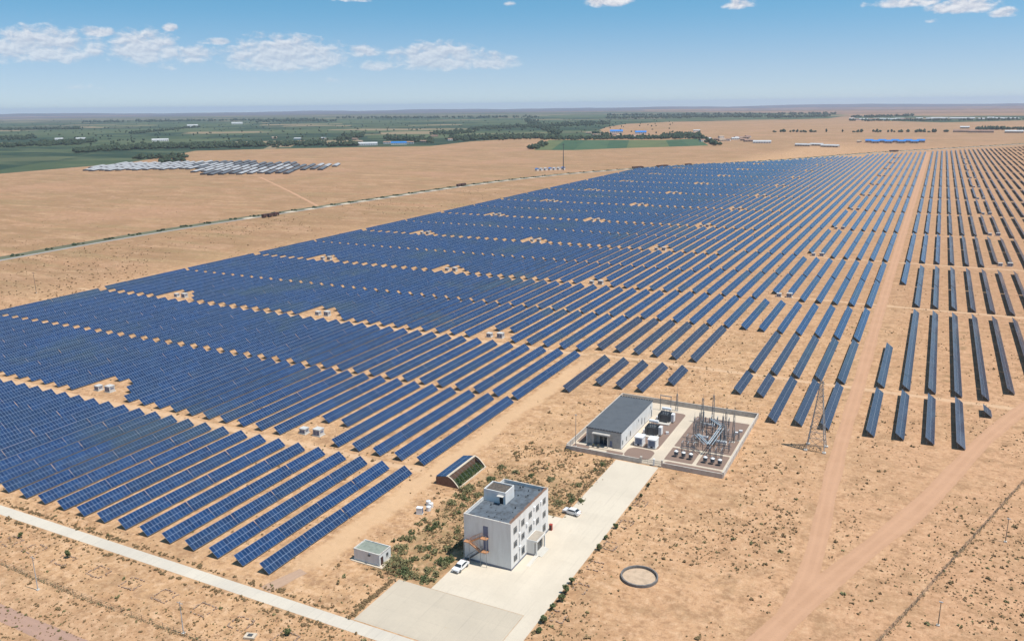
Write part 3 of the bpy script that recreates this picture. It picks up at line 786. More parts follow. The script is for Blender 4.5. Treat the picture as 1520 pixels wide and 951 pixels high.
# portico
px0, px1, py0, py1 = x1, -72.4-OX, 153.1-OY, 157.8-OY; PZ = 3.85
po = MB(); po.box(px0, px1, py0, py1, PZ-.45, PZ); o = po.build('portico', 'white_wall', ob)
MB().box(px0, px1-.7, py0, py0+.25, .45, PZ-.45).build('side_wall', 'white_wall', o); MB().box(px0, px1-.7, py1-.25, py1, .45, PZ-.45).build('side_wall', 'white_wall', o)
MB().box(px1-.35, px1-.05, py0+.02, py0+.3, .3, PZ-.45).build('column', 'white_wall', o); MB().box(px1-.35, px1-.05, py1-.3, py1-.02, .3, PZ-.45).build('column', 'white_wall', o)
MB().box(px0+.02, px1-.7, py0-.02, py0+.27, 0, .45).build('plinth', 'plinth', o)
MB().box(px0+.1, px1-.72, py0+.26, py1-.26, .31, PZ-.46).build('glazed_lobby', 'glass', o)
MB().box(px0+.12, px1-.12, py0+.1, py1-.1, PZ+.002, PZ+.03).build('roof_screed', 'bfl2', o)
stp = MB()
for k in range(3): stp.box(px0+1.6, px1+.35+.35*k, py0-.1*k, py1-.3, .0 if k == 2 else .1*(2-k), .1*(3-k)) if False else None
stp.box(px1-.7, px1+.4, py0+.2, py1-.3, 0, .30); stp.box(px1+.4, px1+.75, py0+.2, py1-.3, 0, .2); stp.box(px1+.75, px1+1.1, py0+.2, py1-.3, 0, .1)
stp.build('entrance_steps', 'concrete', o)
rp = MB(); rp.hull8([(px1-.6,py0-4.5,0),(px1+.3,py0-4.5,0),(px1+.3,py0+.2,0),(px1-.6,py0+.2,0),(px1-.6,py0-4.5,.02),(px1+.3,py0-4.5,.02),(px1+.3,py0+.2,.3),(px1-.6,py0+.2,.3)]); rp.build('ramp', 'concrete', o)
# outside stair on the gable
gy_ = y0
MB().box(rec[0]+.02, rec[1]-.02, gy_+.13, gy_+.2, rec[2], rec[3]).build('stair_doors', 'louvre', ob)
st = MB().box(-82.1-OX, -80.5-OX, gy_-1.3, gy_-.02, 6.75, 6.87); st.build('stair_landing', 'orange', ob)
MB().box(-86.4-OX, -84.9-OX, gy_-1.3, gy_-.02, 5.05, 5.17).build('stair_landing', 'orange', ob)
MB().box(-82.1-OX, -80.5-OX, gy_-1.3, gy_-.02, 3.45, 3.57).build('stair_landing', 'orange', ob)
def flight(a, b, ya, yb, n=9):
    f = MB(); a = Vector(a); b = Vector(b)
    for yq in (ya, yb): f.bar((a.x, yq, a.z), (b.x, yq, b.z), .06, .22)
    for k in range(n):
        t = (k+.5)/n; x = a.x+(b.x-a.x)*t; z = a.z+(b.z-a.z)*t; f.box(x-.13, x+.13, min(ya,yb)+.04, max(ya,yb)-.04, z, z+.03)
    for yq in (ya, yb):
        f.bar((a.x, yq, a.z+1), (b.x, yq, b.z+1), .04)
        for k in range(4): t = k/3; x = a.x+(b.x-a.x)*t; z = a.z+(b.z-a.z)*t; f.bar((x, yq, z), (x, yq, z+1), .03)
    return f
flight((-82.1-OX,0,6.8), (-84.9-OX,0,5.1), gy_-.62, gy_-.08).build('stair_flight', 'orange', ob)
flight((-84.9-OX,0,5.1), (-82.1-OX,0,3.5), gy_-1.28, gy_-.7).build('stair_flight', 'orange', ob)
flight((-82.1-OX,0,3.5), (-86.2-OX,0,0.1), gy_-.62, gy_-.08).build('stair_flight', 'dark_steel', ob)
for xx, zz in ((-82.1, 7.8), (-80.55, 7.8), (-86.35, 6.1), (-84.9, 6.1)):
    MB().tube((xx-OX, gy_-1.25, 0), (xx-OX, gy_-1.25, zz), .06, .06, 8).build('stair_post', 'steel', ob)
rl = MB()
for xa, xb, z in ((-82.1,-80.5,6.87),(-86.4,-84.9,5.17),(-82.1,-80.5,3.57)):
    for h in (.5, 1.0): rl.bar((xa-OX, gy_-1.27, z+h), (xb-OX, gy_-1.27, z+h), .04)
rl.build('stair_railing', 'steel', ob)
for yq, zq in ((149.3, 7.2), (153.1, 7.6), (157.0, 6.6), (157.1, 9.9), (160.8, 9.6), (149.4, 3.8)):
    MB().box(x1+.02, x1+.32, yq-OY-.35, yq-OY+.35, zq-.25, zq+.3).build('air_conditioner', 'white_paint', ob)
MB().tube((x1+.08, 149.35-OY, .5), (x1+.08, 149.35-OY, 10.6), .05, .05, 8).build('downpipe', 'frame', ob)
# small red hose cabinet at the far corner
hc = thing('hose_cabinet', 'small red cabinet against the far corner of the white office block', 'cabinet', (-74.6, 165.7, 0))
MB().box(-.35,.35,-.3,.3,.0,1.5).build('cabinet_body', 'red', hc); MB().box(-.3,.3,-.33,-.305,.15,1.35).build('door', 'red_brown', hc); MB().box(-.4,.4,-.36,.36,1.5,1.56).build('lid', 'red', hc)

# ------------------------------------------------------------------ pump shed
sh = thing('pump_shed', 'small white shed with grey-green flat roof on a pale slab', 'shed', (-105.9, 136, 0))
a0, a1, b0, b1 = -109.4+105.9, -102.3+105.9, 133.8-136, 138.1-136; SH = 2.95
sm = MB(); dr = (b0+.35, b0+1.4, .15, 2.15)
wall_holes(sm, 'x', a1, .2, b0, b1, .15, SH, [dr, (b0+2.5, b0+3.4, 1.2, 2.1)])
sm.box(a0, a0+.2, b0, b1, .15, SH); sm.box(a0+.2, a1-.2, b0, b0+.2, .15, SH); sm.box(a0+.2, a1-.2, b1-.2, b1, .15, SH)
sm.build('wall', 'white_wall', sh)
for xx in (a0+.02, -.9, a1-.32): MB().box(xx, xx+.3, b0-.06, b0, .15, SH-.25).build('pilaster', 'white_wall', sh)
MB().box(a0+.2, a1-.2, b0+.2, b1-.2, SH-.25, SH-.12).build('roof', 'roof_green', sh)
c_ = MB(); c_.box(a0-.08,a1+.08,b0-.09,b0+.2,SH,SH+.08); c_.box(a0-.08,a1+.08,b1-.2,b1+.08,SH,SH+.08); c_.box(a0-.08,a0+.2,b0+.2,b1-.2,SH,SH+.08); c_.box(a1-.2,a1+.08,b0+.2,b1-.2,SH,SH+.08); c_.build('coping', 'coping', sh)
MB().box(a1-.12, a1-.06, dr[0]+.02, dr[1]-.02, .15, 2.13).build('door', 'red_brown', sh)
window(sh, 'x', a1, b0+2.5, b0+3.4, 1.2, 2.1)
MB().box(a0-.7, a1+.9, b0-.6, b1+.5, 0, .15).build('slab', 'path', sh)
MB().box(.55, 1.1, b0-.3, b0-.01, 2.1, 2.5).build('lamp_box', 'dark_steel', sh)

# ------------------------------------------------------------------ solar greenhouse
gh = thing('solar_greenhouse', 'sunken plant house with blue panels on its roof and green crops inside', 'greenhouse', (-110, 183, 0))
g0, g1 = 175.2-183, 190.6-183; gx0, gxr, gx1 = -3.3, .55, 3.8; RZ = 2.8
w = MB()
for yq in (g0, g1-.35):
    w.hull8([(gx0,yq,0),(gxr,yq,0),(gxr,yq+.35,0),(gx0,yq+.35,0),(gx0,yq,2.1),(gxr,yq,RZ),(gxr,yq+.35,RZ),(gx0,yq+.35,2.1)])
    prev = (gxr, RZ)
    for k in range(1, 7):
        t = k/6; x = gxr+(gx1-gxr)*t; z = RZ*(1-t**1.5)
        w.hull8([(prev[0],yq,0),(x,yq,0),(x,yq+.35,0),(prev[0],yq+.35,0),(prev[0],yq,prev[1]),(x,yq,max(z,.02)),(x,yq+.35,max(z,.02)),(prev[0],yq+.35,prev[1])]); prev = (x, z)
w.box(gx0, gx0+.4, g0+.35, g1-.35, 0, 2.05); w.box(gxr-.5, gxr, g0+.35, g1-.35, 0, RZ-.1)
w.build('wall', 'brick', gh)
cpg = MB(); cpg.box(gxr-.55, gxr+.1, g0-.05, g1+.05, RZ+.02, RZ+.2)
for yq in (g0-.03, g1-.37):
    prev = (gxr+.1, RZ+.1)
    for k in range(1, 7):
        t = k/6; x = gxr+.1+(gx1-gxr)*t; z = .1+RZ*(1-t**1.5); cpg.hull8([(prev[0],yq,prev[1]-.1),(x,yq,z-.1),(x,yq+.4,z-.1),(prev[0],yq+.4,prev[1]-.1),(prev[0],yq,prev[1]),(x,yq,z),(x,yq+.4,z),(prev[0],yq+.4,prev[1])]); prev = (x, z)
cpg.build('ridge_coping', 'path', gh)
pn = MB(); q0, q1 = (gxr-.6, RZ+.10), (gx0-.15, 2.3)
pn.face([(q0[0],g0+.1,q0[1]),(q0[0],g1-.1,q0[1]),(q1[0],g1-.1,q1[1]),(q1[0],g0+.1,q1[1])], 0, [(0,0),(15,0),(15,2),(0,2)])
pn.face([(q1[0],g0+.1,q1[1]-.06),(q1[0],g1-.1,q1[1]-.06),(q0[0],g1-.1,q0[1]-.06),(q0[0],g0+.1,q0[1]-.06)], 1)
pn.build('panel_roof', ['pv', 'back'], gh)
MB().box(gx1-.15, gx1+.2, g0, g1, 0, .3).build('front_kerb', 'path', gh)
pl = MB(); rnd = random.Random(9)
for k in range(330):
    xx = rnd.uniform(gxr+.35, gx1-.3); leaf_clump(pl, xx, rnd.uniform(g0+.5, g1-.5), .45+.5*(gx1-xx)/3.2, .38, .38, .5, 12, .15, 0, rnd)
pl.build('crop_plants', 'crop', gh)
for k in range(9):
    hp = MB(); yq = g0+1+k*(g1-g0-2)/8; prev = (gxr, RZ)
    for m_ in range(1, 6):
        t = m_/5; x = gxr+(gx1-gxr)*t; z = RZ*(1-t**1.5)+.02; hp.bar((prev[0],yq,prev[1]), (x,yq,z), .04); prev = (x, z)
    hp.build('hoop', 'steel', gh)

# ------------------------------------------------------------------ tanks beside the track
def tank(x, y, z, label, hgt=1.35, r=.62, mat='white_paint'):
    t = thing('water_tank', label, 'tank', (x, y, z), 0, 'white tanks by the track')
    b = MB(); b.tube((0,0,0), (0,0,hgt*.85), r, r, 20); b.tube((0,0,hgt*.85), (0,0,hgt), r, r*.45, 20); b.build('tank_body', mat, t, smooth=False)
    MB().tube((0,0,hgt), (0,0,hgt+.1), r*.3, r*.3, 14).build('lid', 'frame', t); MB().tube((r-.02,0,.25), (r+.15,0,.25), .05, .05, 8).build('outlet', 'dark_steel', t)
tank(-108.6, 163.9, 0, 'rearmost white plastic tank of the cluster standing on bare sand')
tank(-107.3, 163.1, 0, 'middle white plastic tank of the cluster on bare sand')
tank(-106.9, 161.3, 0, 'white plastic tank nearest the garden shrubs on bare sand')
cb = thing('switch_cabinet', 'pale blue-white upright cabinet beside the white tanks', 'cabinet', (-108.0, 158.9, 0), .25)
MB().box(-.75,.75,-.55,.55,.12,1.7).build('cabinet_body', 'white_paint', cb); MB().box(.75,.79,-.45,.45,.25,1.55).build('door', 'louvre', cb); MB().box(-.85,.85,-.62,.62,0,.12).build('plinth', 'concrete', cb); MB().box(-.8,.8,-.6,.6,1.7,1.78).build('roof', 'white_paint', cb)

# ------------------------------------------------------------------ cars
def car(x, y, rz, label):
    t = thing('car', label, 'car', (x, y, 0), rz, 'white cars on the concrete')
    prof = [(-2.25,.35),(-2.3,.75),(-2.2,.95),(-1.25,1.05),(-.55,1.52),(1.15,1.60),(1.9,1.15),(2.2,1.0),(2.28,.6),(2.2,.35)]
    wid = {.35:.82,.75:.92,.95:.9,1.05:.88,1.52:.64,1.60:.64,1.15:.84,1.0:.88,.6:.92}
    bm_ = MB(); n = len(prof)
    L = [(px, -wid[pz], pz) for px, pz in prof]; Rr = [(px, wid[pz], pz) for px, pz in prof]
    b0 = len(bm_.v); bm_.v += L+Rr
    for k in range(n):
        k2 = (k+1) % n; bm_.f.append((k, k2, n+k2, n+k)); bm_.mi.append(0)
    bm_.f.append((0,1,2,3,6,7,8,9)[::-1]); bm_.mi.append(0); bm_.f.append((3,4,5,6)[::-1]); bm_.mi.append(0)
    bm_.f.append(tuple(n+k for k in (0,1,2,3,6,7,8,9))); bm_.mi.append(0); bm_.f.append(tuple(n+k for k in (3,4,5,6))); bm_.mi.append(0)
    bm_.build('body', 'car_white', t)
    ws = MB()
    def lerp(a, b, u): return tuple(a[i]+(b[i]-a[i])*u for i in range(3))
    def off(p, d): return tuple(p[i]+d[i] for i in range(3))
    d = (-.02, 0, .025); ws.face([off(lerp(L[3],L[4],.08),d), off(lerp(Rr[3],Rr[4],.08),d), off(lerp(Rr[3],Rr[4],.92),d), off(lerp(L[3],L[4],.92),d)]); ws.build('windscreen', 'glass', t)
    rw = MB(); d = (.02, 0, .02); rw.face([off(lerp(L[5],L[6],.12),d), off(lerp(Rr[5],Rr[6],.12),d), off(lerp(Rr[5],Rr[6],.9),d), off(lerp(L[5],L[6],.9),d)]); rw.build('rear_window', 'glass', t)
    for S_, sg in ((L, -1), (Rr, 1)):
        m = MB(); d = (0, sg*.02, .01)
        a, b, c, e = S_[3], S_[4], S_[5], S_[6]
        m.face([off(lerp(a,e,.1),(0,sg*.025,.03)), off(lerp(a,b,.85),(.25,sg*.02,.0)), off(lerp(b,c,.93),(0,sg*.02,-.07)), off(lerp(e,c,.15),(-.2,sg*.025,.0))]); m.build('side_windows', 'glass', t)
        for xx in (-1.4, 1.4):
            w_ = MB(); w_.tube((xx, sg*.72, .33), (xx, sg*.95, .33), .33, .33, 16); o = w_.build('wheel', 'tyre', t); h = MB(); h.tube((xx, sg*.95, .33), (xx, sg*.965, .33), .19, .19, 12); h.build('rim', 'steel', o)
        MB().box(-2.29,-2.2, sg*.6-.18, sg*.6+.18, .68, .85).build('headlight', 'frame', t); MB().box(2.2,2.29, sg*.7-.12, sg*.7+.12, .75, 1.0).build('tail_light', 'red', t)
    MB().box(-2.33,-2.25,-.45,.45,.42,.62).build('grille', 'dark_steel', t)
    return t
car(-85.6, 141.1, math.pi/2-.06, 'white car parked at the pavement edge beside the office gable')
car(-73.2, 175.4, -.12, 'white car parked where the driveway meets the office forecourt')

# ------------------------------------------------------------------ substation compound
sheet('compound_slab', [(-90.3,212.2),(-43.8,212.2),(-43.8,261.8),(-90.3,261.8)], .012, 'path')
def rounded(name, x0, x1, y0, y1, r, z, mat):
    pts = []
    for cx, cy, a0 in ((x1-r,y1-r,0),(x0+r,y1-r,90),(x0+r,y0+r,180),(x1-r,y0+r,270)):
        for k in range(6): a = R(a0+k*18); pts.append((cx+r*math.cos(a), cy+r*math.sin(a)))
    q = MB(); n = len(pts); q.v += [(x, y, z) for x, y in pts]; q.f.append(tuple(range(n))); q.mi.append(0)
    return tag(q.build(name, mat), kind='structure')
rounded('gravel_bed', -73.8, -65.6, 214.6, 222.2, 2.4, .03, 'gravel')
rounded('gravel_bed', -73.8, -65.6, 222.9, 255.5, 1.6, .03, 'gravel')
rounded('gravel_bed', -62.0, -45.0, 228.2, 255.4, .4, .03, 'gravel')
rounded('gravel_bed', -62.0, -53.7, 217.6, 227.2, .4, .03, 'gravel')
rounded('gravel_bed', -52.6, -45.0, 217.6, 227.2, .4, .03, 'gravel')
rounded('gravel_bed', -61.2, -44.6, 213.2, 216.6, 1.2, .03, 'gravel')
rounded('gravel_bed', -89.9, -84.6, 213.0, 217.4, .5, .03, 'gravel')
rounded('gravel_bed', -79.0, -73.9, 213.2, 217.0, .8, .03, 'gravel')
rounded('gravel_bed', -89.9, -87.6, 219, 258, .5, .03, 'gravel')
cw = thing('compound_wall', 'pale rendered wall enclosing the substation with a gate gap in front', 'wall', (-67, 212, 0))
def wseg(ax, ay, bx, by, h=1.65, th=.24):
    m = MB(); ax += 67; bx += 67; ay -= 212; by -= 212
    lo = (min(ax,bx)-th/2, min(ay,by)-th/2); hi = (max(ax,bx)+th/2, max(ay,by)+th/2)
    m.box(lo[0], hi[0], lo[1], hi[1], 0, h); o = m.build('wall_panel', 'wallgrey', cw)
    MB().box(lo[0]-.05, hi[0]+.05, lo[1]-.05, hi[1]+.05, h, h+.09).build('coping', 'wallgrey', o)
    n = int(max(hi[0]-lo[0], hi[1]-lo[1])/4); pm = MB()
    for k in range(n+1):
        t = k/max(1, n); x = ax+(bx-ax)*t; y = ay+(by-ay)*t; pm.box(x-.19, x+.19, y-.19, y+.19, 0, h-.02)
    pm.build('piers', 'wallgrey', o)
wseg(-90.3, 212.1, -67.3, 212.1, 1.3); wseg(-60.8, 212.1, -43.9, 212.1, 1.3); wseg(-43.7, 212.5, -43.7, 261.6, 1.6); wseg(-90.3, 212.5, -90.3, 261.6, 1.6); wseg(-90.3, 262, -43.7, 262, 1.6)
gt = thing('steel_gate', 'grey barred double gate with white pillars at the substation entrance', 'gate', (-64, 212.1, 0))
for xx in (-3.1, .7, 3.1):
    m = MB(); m.box(xx-.22, xx+.22, -.22, .22, 0, 2.0); m.box(xx-.3, xx+.3, -.3, .3, 2.0, 2.1); m.build('pillar', 'white_wall' if xx == .7 else 'wallgrey', gt)
for xa, xb in ((-2.85, -1.15), (-1.1, .45), (.95, 2.85)):
    m = MB()
    for z in (.15, .9, 1.6): m.bar((xa,0,z), (xb,0,z), .06)
    k = xa
    while k <= xb: m.bar((k,0,.12), (k,0,1.65), .035); k += .17
    m.build('gate_leaf', 'dark_steel', gt)
# control hall
ch = thing('control_hall', 'long single-storey control hall with dark flat roof and recessed grey front', 'building', (-81, 234, 0))
HX, HY_ = -81, 234; c0, c1, d0, d1 = -86.7-HX, -75.5-HX, 218.9-HY_, 249.3-HY_; CH = 5.1
wmb = MB(); sideh = [(219.7-HY_,220.6-HY_,1.1,2.5),(223.1-HY_,224.0-HY_,1.1,2.5),(226.7-HY_,227.6-HY_,1.3,2.9),(234.6-HY_,235.2-HY_,3.1,4.0),(237.9-HY_,238.7-HY_,1.2,3.3),(241-HY_,241.7-HY_,.4,2.4),(247.1-HY_,247.8-HY_,3.1,4.1),(247.9-HY_,248.8-HY_,.3,2.5)]
wall_holes(wmb, 'x', c1, .25, d0, d1, .2, CH, sideh); wmb.box(c0, c0+.25, d0, d1, .2, CH); wmb.box(c0+.25, c1-.25, d1-.25, d1, .2, CH)
wmb.build('wall', 'white_wall', ch)
fm = MB(); ent = (-84.2-HX, -79.9-HX, .2, 3.9); sd = (-79.2-HX, -78.3-HX, .2, 2.2)
wall_holes(fm, 'y', d0, -.25, c0+.25, c1-.25, .2, CH, [ent, sd]); fm.build('front_wall', 'grey_wall', ch)
er = MB(); er.box(ent[0], ent[1], d0+1.3, d0+1.5, .2, 3.9); er.box(ent[0]-.1, ent[0], d0+.25, d0+1.5, .2, 3.9); er.box(ent[1], ent[1]+.1, d0+.25, d0+1.5, .2, 3.9); er.build('entrance_recess', 'grey_wall', ch)
dd = MB(); dd.box(-82.8-HX, -80.4-HX, d0+1.24, d0+1.3, .2, 2.6); o = dd.build('door', 'glass', ch); MB().box(-81.64-HX, -81.56-HX, d0+1.2, d0+1.24, .2, 2.6).build('frame', 'frame', o)
MB().box(sd[0]+.03, sd[1]-.03, d0+.1, d0+.15, .2, 2.18).build('door', 'louvre', ch)
pc = MB(); pc.box(-84.4-HX, -78.9-HX, d0-1.5, d0, 3.95, 4.3); o = pc.build('entrance_canopy', 'grey_wall', ch)
for xx in (-84.2, -79.4): MB().tube((xx-HX, d0-1.3, .2), (xx-HX, d0-1.3, 3.95), .13, .13, 10).build('column', 'grey_wall', o)
MB().box(-85.0-HX, -78.2-HX, d0-2.4, d0, 0, .2).build('entrance_slab', 'path', ch)
MB().box(c0-.02, c1+.02, d0-.02, d1+.02, 0, .2).build('plinth', 'plinth', ch)
rf = MB(); rf.box(c0-.05, c1+.05, d0-.15, d1+.15, CH, CH+.22); o = rf.build('roof', 'roof_dark', ch)
cq = MB(); k = c0
while k < c1: cq.box(k, min(k+.55, c1), d0-.2, d0+.1, CH+.22, CH+.42); cq.box(k, min(k+.55, c1), d1-.1, d1+.2, CH+.22, CH+.42); k += .9
cq.build('roof_crest', 'roof_dark', o)
for h in sideh:
    window(ch, 'x', c1, *h)
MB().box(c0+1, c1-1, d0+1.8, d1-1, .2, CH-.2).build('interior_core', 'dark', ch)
for k, xx in enumerate((-83.6, -82.0)):
    pt = thing('planter_drum', ['left', 'right'][k]+' dark drum planter in front of the control hall door', 'planter', (xx, 216.9, .2), 0, 'drum planters')
    MB().tube((0,0,0), (0,0,.6), .28, .34, 12).build('pot', 'dark_steel', pt); b = MB(); leaf_clump(b, 0,0,.8,.3,.3,.25,30,.1); b.build('plant', 'leaf', pt)

# power transformers
def transformer(x, y, label):
    t = thing('power_transformer', label, 'transformer', (x, y, 0), 0, 'power transformers beside the control hall')
    MB().box(-2.1,2.1,-3.2,3.2,0,.35).build('plinth', 'concrete', t)
    MB().box(-1.05,1.05,-1.7,1.7,.35,3.0).build('tank', 'dark_steel', t)
    for sx in (-1, 1):
        m = MB()
        for k in range(12): yq = -1.9+k*.34; m.box(min(sx*1.15,sx*1.95), max(sx*1.15,sx*1.95), yq, yq+.08, .7, 2.9)
        m.box(min(sx*1.05,sx*1.2), max(sx*1.05,sx*1.2), -1.7, 1.7, 2.6, 2.75); m.build('radiator', 'dark_steel', t)
    cns = MB(); cns.tube((-1.5, 1.3, 4.1), (1.5, 1.3, 4.1), .45, .45, 14); o = cns.build('conservator', 'white_paint', t)
    br = MB(); br.bar((-1,1.3,3), (-1,1.3,3.8), .12); br.bar((1,1.3,3), (1,1.3,3.8), .12); br.build('bracket', 'steel', o)
    for k in range(3):
        m = MB(); xx = -.7+k*.7; m.tube((xx,-.9,3.0), (xx,-1.1,3.5), .14, .12, 10)
        for q_ in range(6): m.tube((xx,-1.0-.03*q_,3.2+.2*q_), (xx,-1.0-.03*q_,3.27+.2*q_), .19-.01*q_, .12, 10)
        m.tube((xx,-1.0,3.1), (xx,-1.2,4.6), .07, .05, 8); m.build('bushing', 'porcelain', t)
    MB().box(1.95,2.9,-.4,1.4,.4,2.9).build('control_cabinet', 'white_paint', t)
    m = MB(); m.box(-2.7,-2.1,-1.2,.6,.35,1.6); m.build('terminal_box', 'white_paint', t)
transformer(-70.6, 234.0, 'nearer dark finned transformer with white drum beside the hall')
transformer(-70.2, 246.3, 'farther dark finned transformer with white drum beside the back wall')
def container(x, y, label):
    t = thing('equipment_cabin', label, 'cabin', (x, y, 0), 0, 'white cabins on the gravel bed')
    MB().box(-1.2,1.2,-1.5,1.5,.3,2.75).build('body', 'white_paint', t)
    MB().box(-1.35,1.35,-1.65,1.65,2.75,2.9).build('roof', 'white_paint', t); MB().box(-1.3,1.3,-1.6,1.6,0,.3).build('plinth', 'concrete', t)
    m = MB()
    for k in range(9): m.box(-1.0,1.0,-1.56,-1.5,.7+k*.2,.83+k*.2)
    m.build('louvre', 'louvre', t); MB().box(-.35,.35,-1.58,-1.505,.3,.68).build('hatch', 'dark', t)
container(-71.7, 225.0, 'left white equipment cabin with blue-grey louvred front on gravel')
container(-67.5, 224.8, 'right white equipment cabin with blue-grey louvred front on gravel')
# reactors and disconnectors
for k, (xx, yq) in enumerate(((-59.3,220.9),(-57.1,220.8),(-54.9,220.7),(-50.6,220.3),(-48.5,220.3),(-46.4,220.2))):
    t = thing('line_reactor', f"{ORD[k]} from left of six dark coils with white caps behind front wall", 'reactor', (xx, yq, 0), 0, 'white capped reactors')
    m = MB()
    for q_ in range(4): a = q_*math.pi/2+.4; m.bar((.4*math.cos(a), .4*math.sin(a), 0), (.4*math.cos(a), .4*math.sin(a), .7), .08)
    m.build('stand', 'steel', t)
    m = MB(); m.tube((0,0,.7), (0,0,1.75), .55, .55, 16)
    for q_ in range(5): m.tube((0,0,.75+.2*q_), (0,0,.85+.2*q_), .62, .62, 16)
    m.build('coil', 'porcelain', t); MB().tube((0,0,1.75), (0,0,2.0), .62, .3, 16).build('cap', 'white_paint', t)
    m = MB(); m.tube((0,.9,0), (0,.9,1.2), .05, .05, 6)
    for q_ in range(6): m.tube((0,.9,1.2+.2*q_), (0,.9,1.3+.2*q_), .14, .09, 8)
    m.build('insulator', 'porcelain', t)
def ins_post(m, x, y, z0, z1, r=.13):
    m.bar((x,y,0), (x,y,z0), .14); n = max(3, int((z1-z0)/.2))
    for q_ in range(n): z = z0+(z1-z0)*q_/n; m.tube((x,y,z), (x,y,z+(z1-z0)/n*.7), r, r*.6, 7)
def disconnector(x, y, rz, n, label, sp=1.7):
    t = thing('disconnector', label, 'switchgear', (x, y, 0), rz, 'disconnectors in the switchyard')
    for k in range(n):
        for s_ in (-.8, .8):
            m = MB(); ins_post(m, (k-(n-1)/2)*sp, s_, 1.6, 3.2); m.build('insulator_post', 'porcelain', t)
    m = MB(); W = (n-1)/2*sp+.5
    for s_ in (-.8, .8): m.bar((-W, s_, 1.55), (W, s_, 1.55), .16)
    m.build('base_frame', 'steel', t); m = MB()
    for k in range(n): xx = (k-(n-1)/2)*sp; m.tube((xx,-.9,3.25), (xx,.9,3.25), .05, .05, 6)
    m.build('contact_arm', 'busbar', t)
disconnector(-57.0, 225.2, 0, 3, 'three-pole disconnector behind the left three reactors')
disconnector(-48.6, 224.4, 0, 3, 'three-pole disconnector behind the right three reactors')
disconnector(-52.8, 232.0, .1, 3, 'disconnector in front of the blue-grey busbar frame', 1.9)
disconnector(-51.8, 241.5, .2, 3, 'disconnector behind the blue-grey busbar frame', 1.9)
disconnector(-57.8, 245.0, .0, 3, 'disconnector at the back left of the switchyard', 1.6)
disconnector(-47.6, 240.0, .0, 2, 'short disconnector at the foot of the two tall masts', 1.8)
disconnector(-57.2, 230.6, 0, 3, 'disconnector between the left reactors yard and the busbar frame', 1.5)
disconnector(-47.6, 230.5, .0, 3, 'disconnector between the right reactors and the tall masts', 1.5)
disconnector(-53.2, 249.6, .1, 4, 'four-pole disconnector near the back wall of the switchyard', 1.8)
def breaker(x, y, label):
    t = thing('circuit_breaker', label, 'switchgear', (x, y, 0), 0, 'circuit breakers in the switchyard')
    MB().box(-1.9,1.9,-.35,.35,.9,1.5).build('drive_box', 'white_paint', t)
    m = MB(); [m.bar((q_,0,0), (q_,0,.9), .18) for q_ in (-1.5,1.5)]; m.build('stand', 'steel', t)
    for k in range(3):
        m = MB()
        for q_ in range(11): m.tube(((k-1)*1.3,0,1.5+.2*q_), ((k-1)*1.3,0,1.62+.2*q_), .2, .12, 9)
        m.build('pole_column', 'porcelain', t)
breaker(-49.6, 234.6, 'circuit breaker with three grey columns right of the busbar frame')
breaker(-55.6, 236.2, 'circuit breaker with three grey columns inside the busbar frame')
breaker(-55.9, 246.8, 'circuit breaker with three grey columns farthest from the front wall')
bf = thing('busbar_frame', 'raised blue-grey busbar frame in the middle of the switchyard', 'busbar', (-53, 233, 0))
pts = [(-55.6+53, 231.0-233, 4.0), (-51.2+53, 225.6-233, 3.6), (-50.6+53, 239.6-233, 4.3), (-55.0+53, 244.6-233, 4.1), (-52.8+53, 241.5-233, 4.4)]
for a, b in ((0,1),(1,2),(2,4),(4,3)):
    m = MB(); va, vb = Vector(pts[a]), Vector(pts[b]); n_ = (vb-va).normalized().cross(Vector((0,0,1)))*.28
    m.tube(va+n_, vb+n_, .14, .14, 8); m.tube(va-n_, vb-n_, .14, .14, 8); m.tube(va+n_*4, vb+n_*4, .09, .09, 8); m.build('busbar', 'busbar', bf)
    for f_ in (0.08, .5, .92):
        m = MB(); p = va.lerp(vb, f_); ins_post(m, p.x, p.y, p.z-1.6, p.z-.1, .17); m.build('insulator_post', 'porcelain', bf)
def lattice_mast(x, y, w, h, wt_, label, spike=0.0, mat='steel', name='lattice_mast'):
    t = thing(name, label, 'mast', (x, y, 0), 0, 'masts in the switchyard')
    m = MB(); n = max(4, int(h/1.3)); lv = []
    for k in range(n+1):
        f_ = k/n; r = (w+(wt_-w)*f_)/2; z = h*f_; lv.append([Vector((sx*r, sy*r, z)) for sx, sy in ((-1,-1),(1,-1),(1,1),(-1,1))])
    for k in range(n):
        for q_ in range(4):
            m.bar(lv[k][q_], lv[k+1][q_], .09); m.bar(lv[k][q_] if k%2 else lv[k][(q_+1)%4], lv[k+1][(q_+1)%4] if k%2 else lv[k+1][q_], .045)
    m.build('lattice_tower', mat, t)
    if spike: MB().tube((0,0,h), (0,0,h+spike), .06, .02, 6).build('spike', mat, t)
    MB().box(-w/2-.2, w/2+.2, -w/2-.2, w/2+.2, 0, .15).build('footing', 'concrete', t)
lattice_mast(-56.9, 233.6, .6, 6.2, .3, 'short lattice mast nearest the inner lane', 1.5)
lattice_mast(-58.1, 236.2, .6, 7.2, .3, 'lattice mast second from the inner lane side', 1.6)
lattice_mast(-57.4, 239.9, .6, 7.4, .3, 'lattice mast beside the left end of the busbar frame', 1.4)
lattice_mast(-57.2, 243.6, .5, 6.6, .3, 'low lattice mast behind the busbar frame', 1.0)
lattice_mast(-59.2, 250.5, .7, 8.4, .4, 'left lattice mast of the pair near the back wall', 1.6)
lattice_mast(-56.0, 251.5, .7, 9.6, .4, 'right lattice mast of the pair near the back wall', 2.0)
lattice_mast(-48.6, 236.0, .8, 10.5, .35, 'tallest thin mast at the right of the switchyard', 4.2)
lattice_mast(-46.7, 238.6, .7, 9.0, .35, 'tall thin mast right of the tallest one', 4.0)
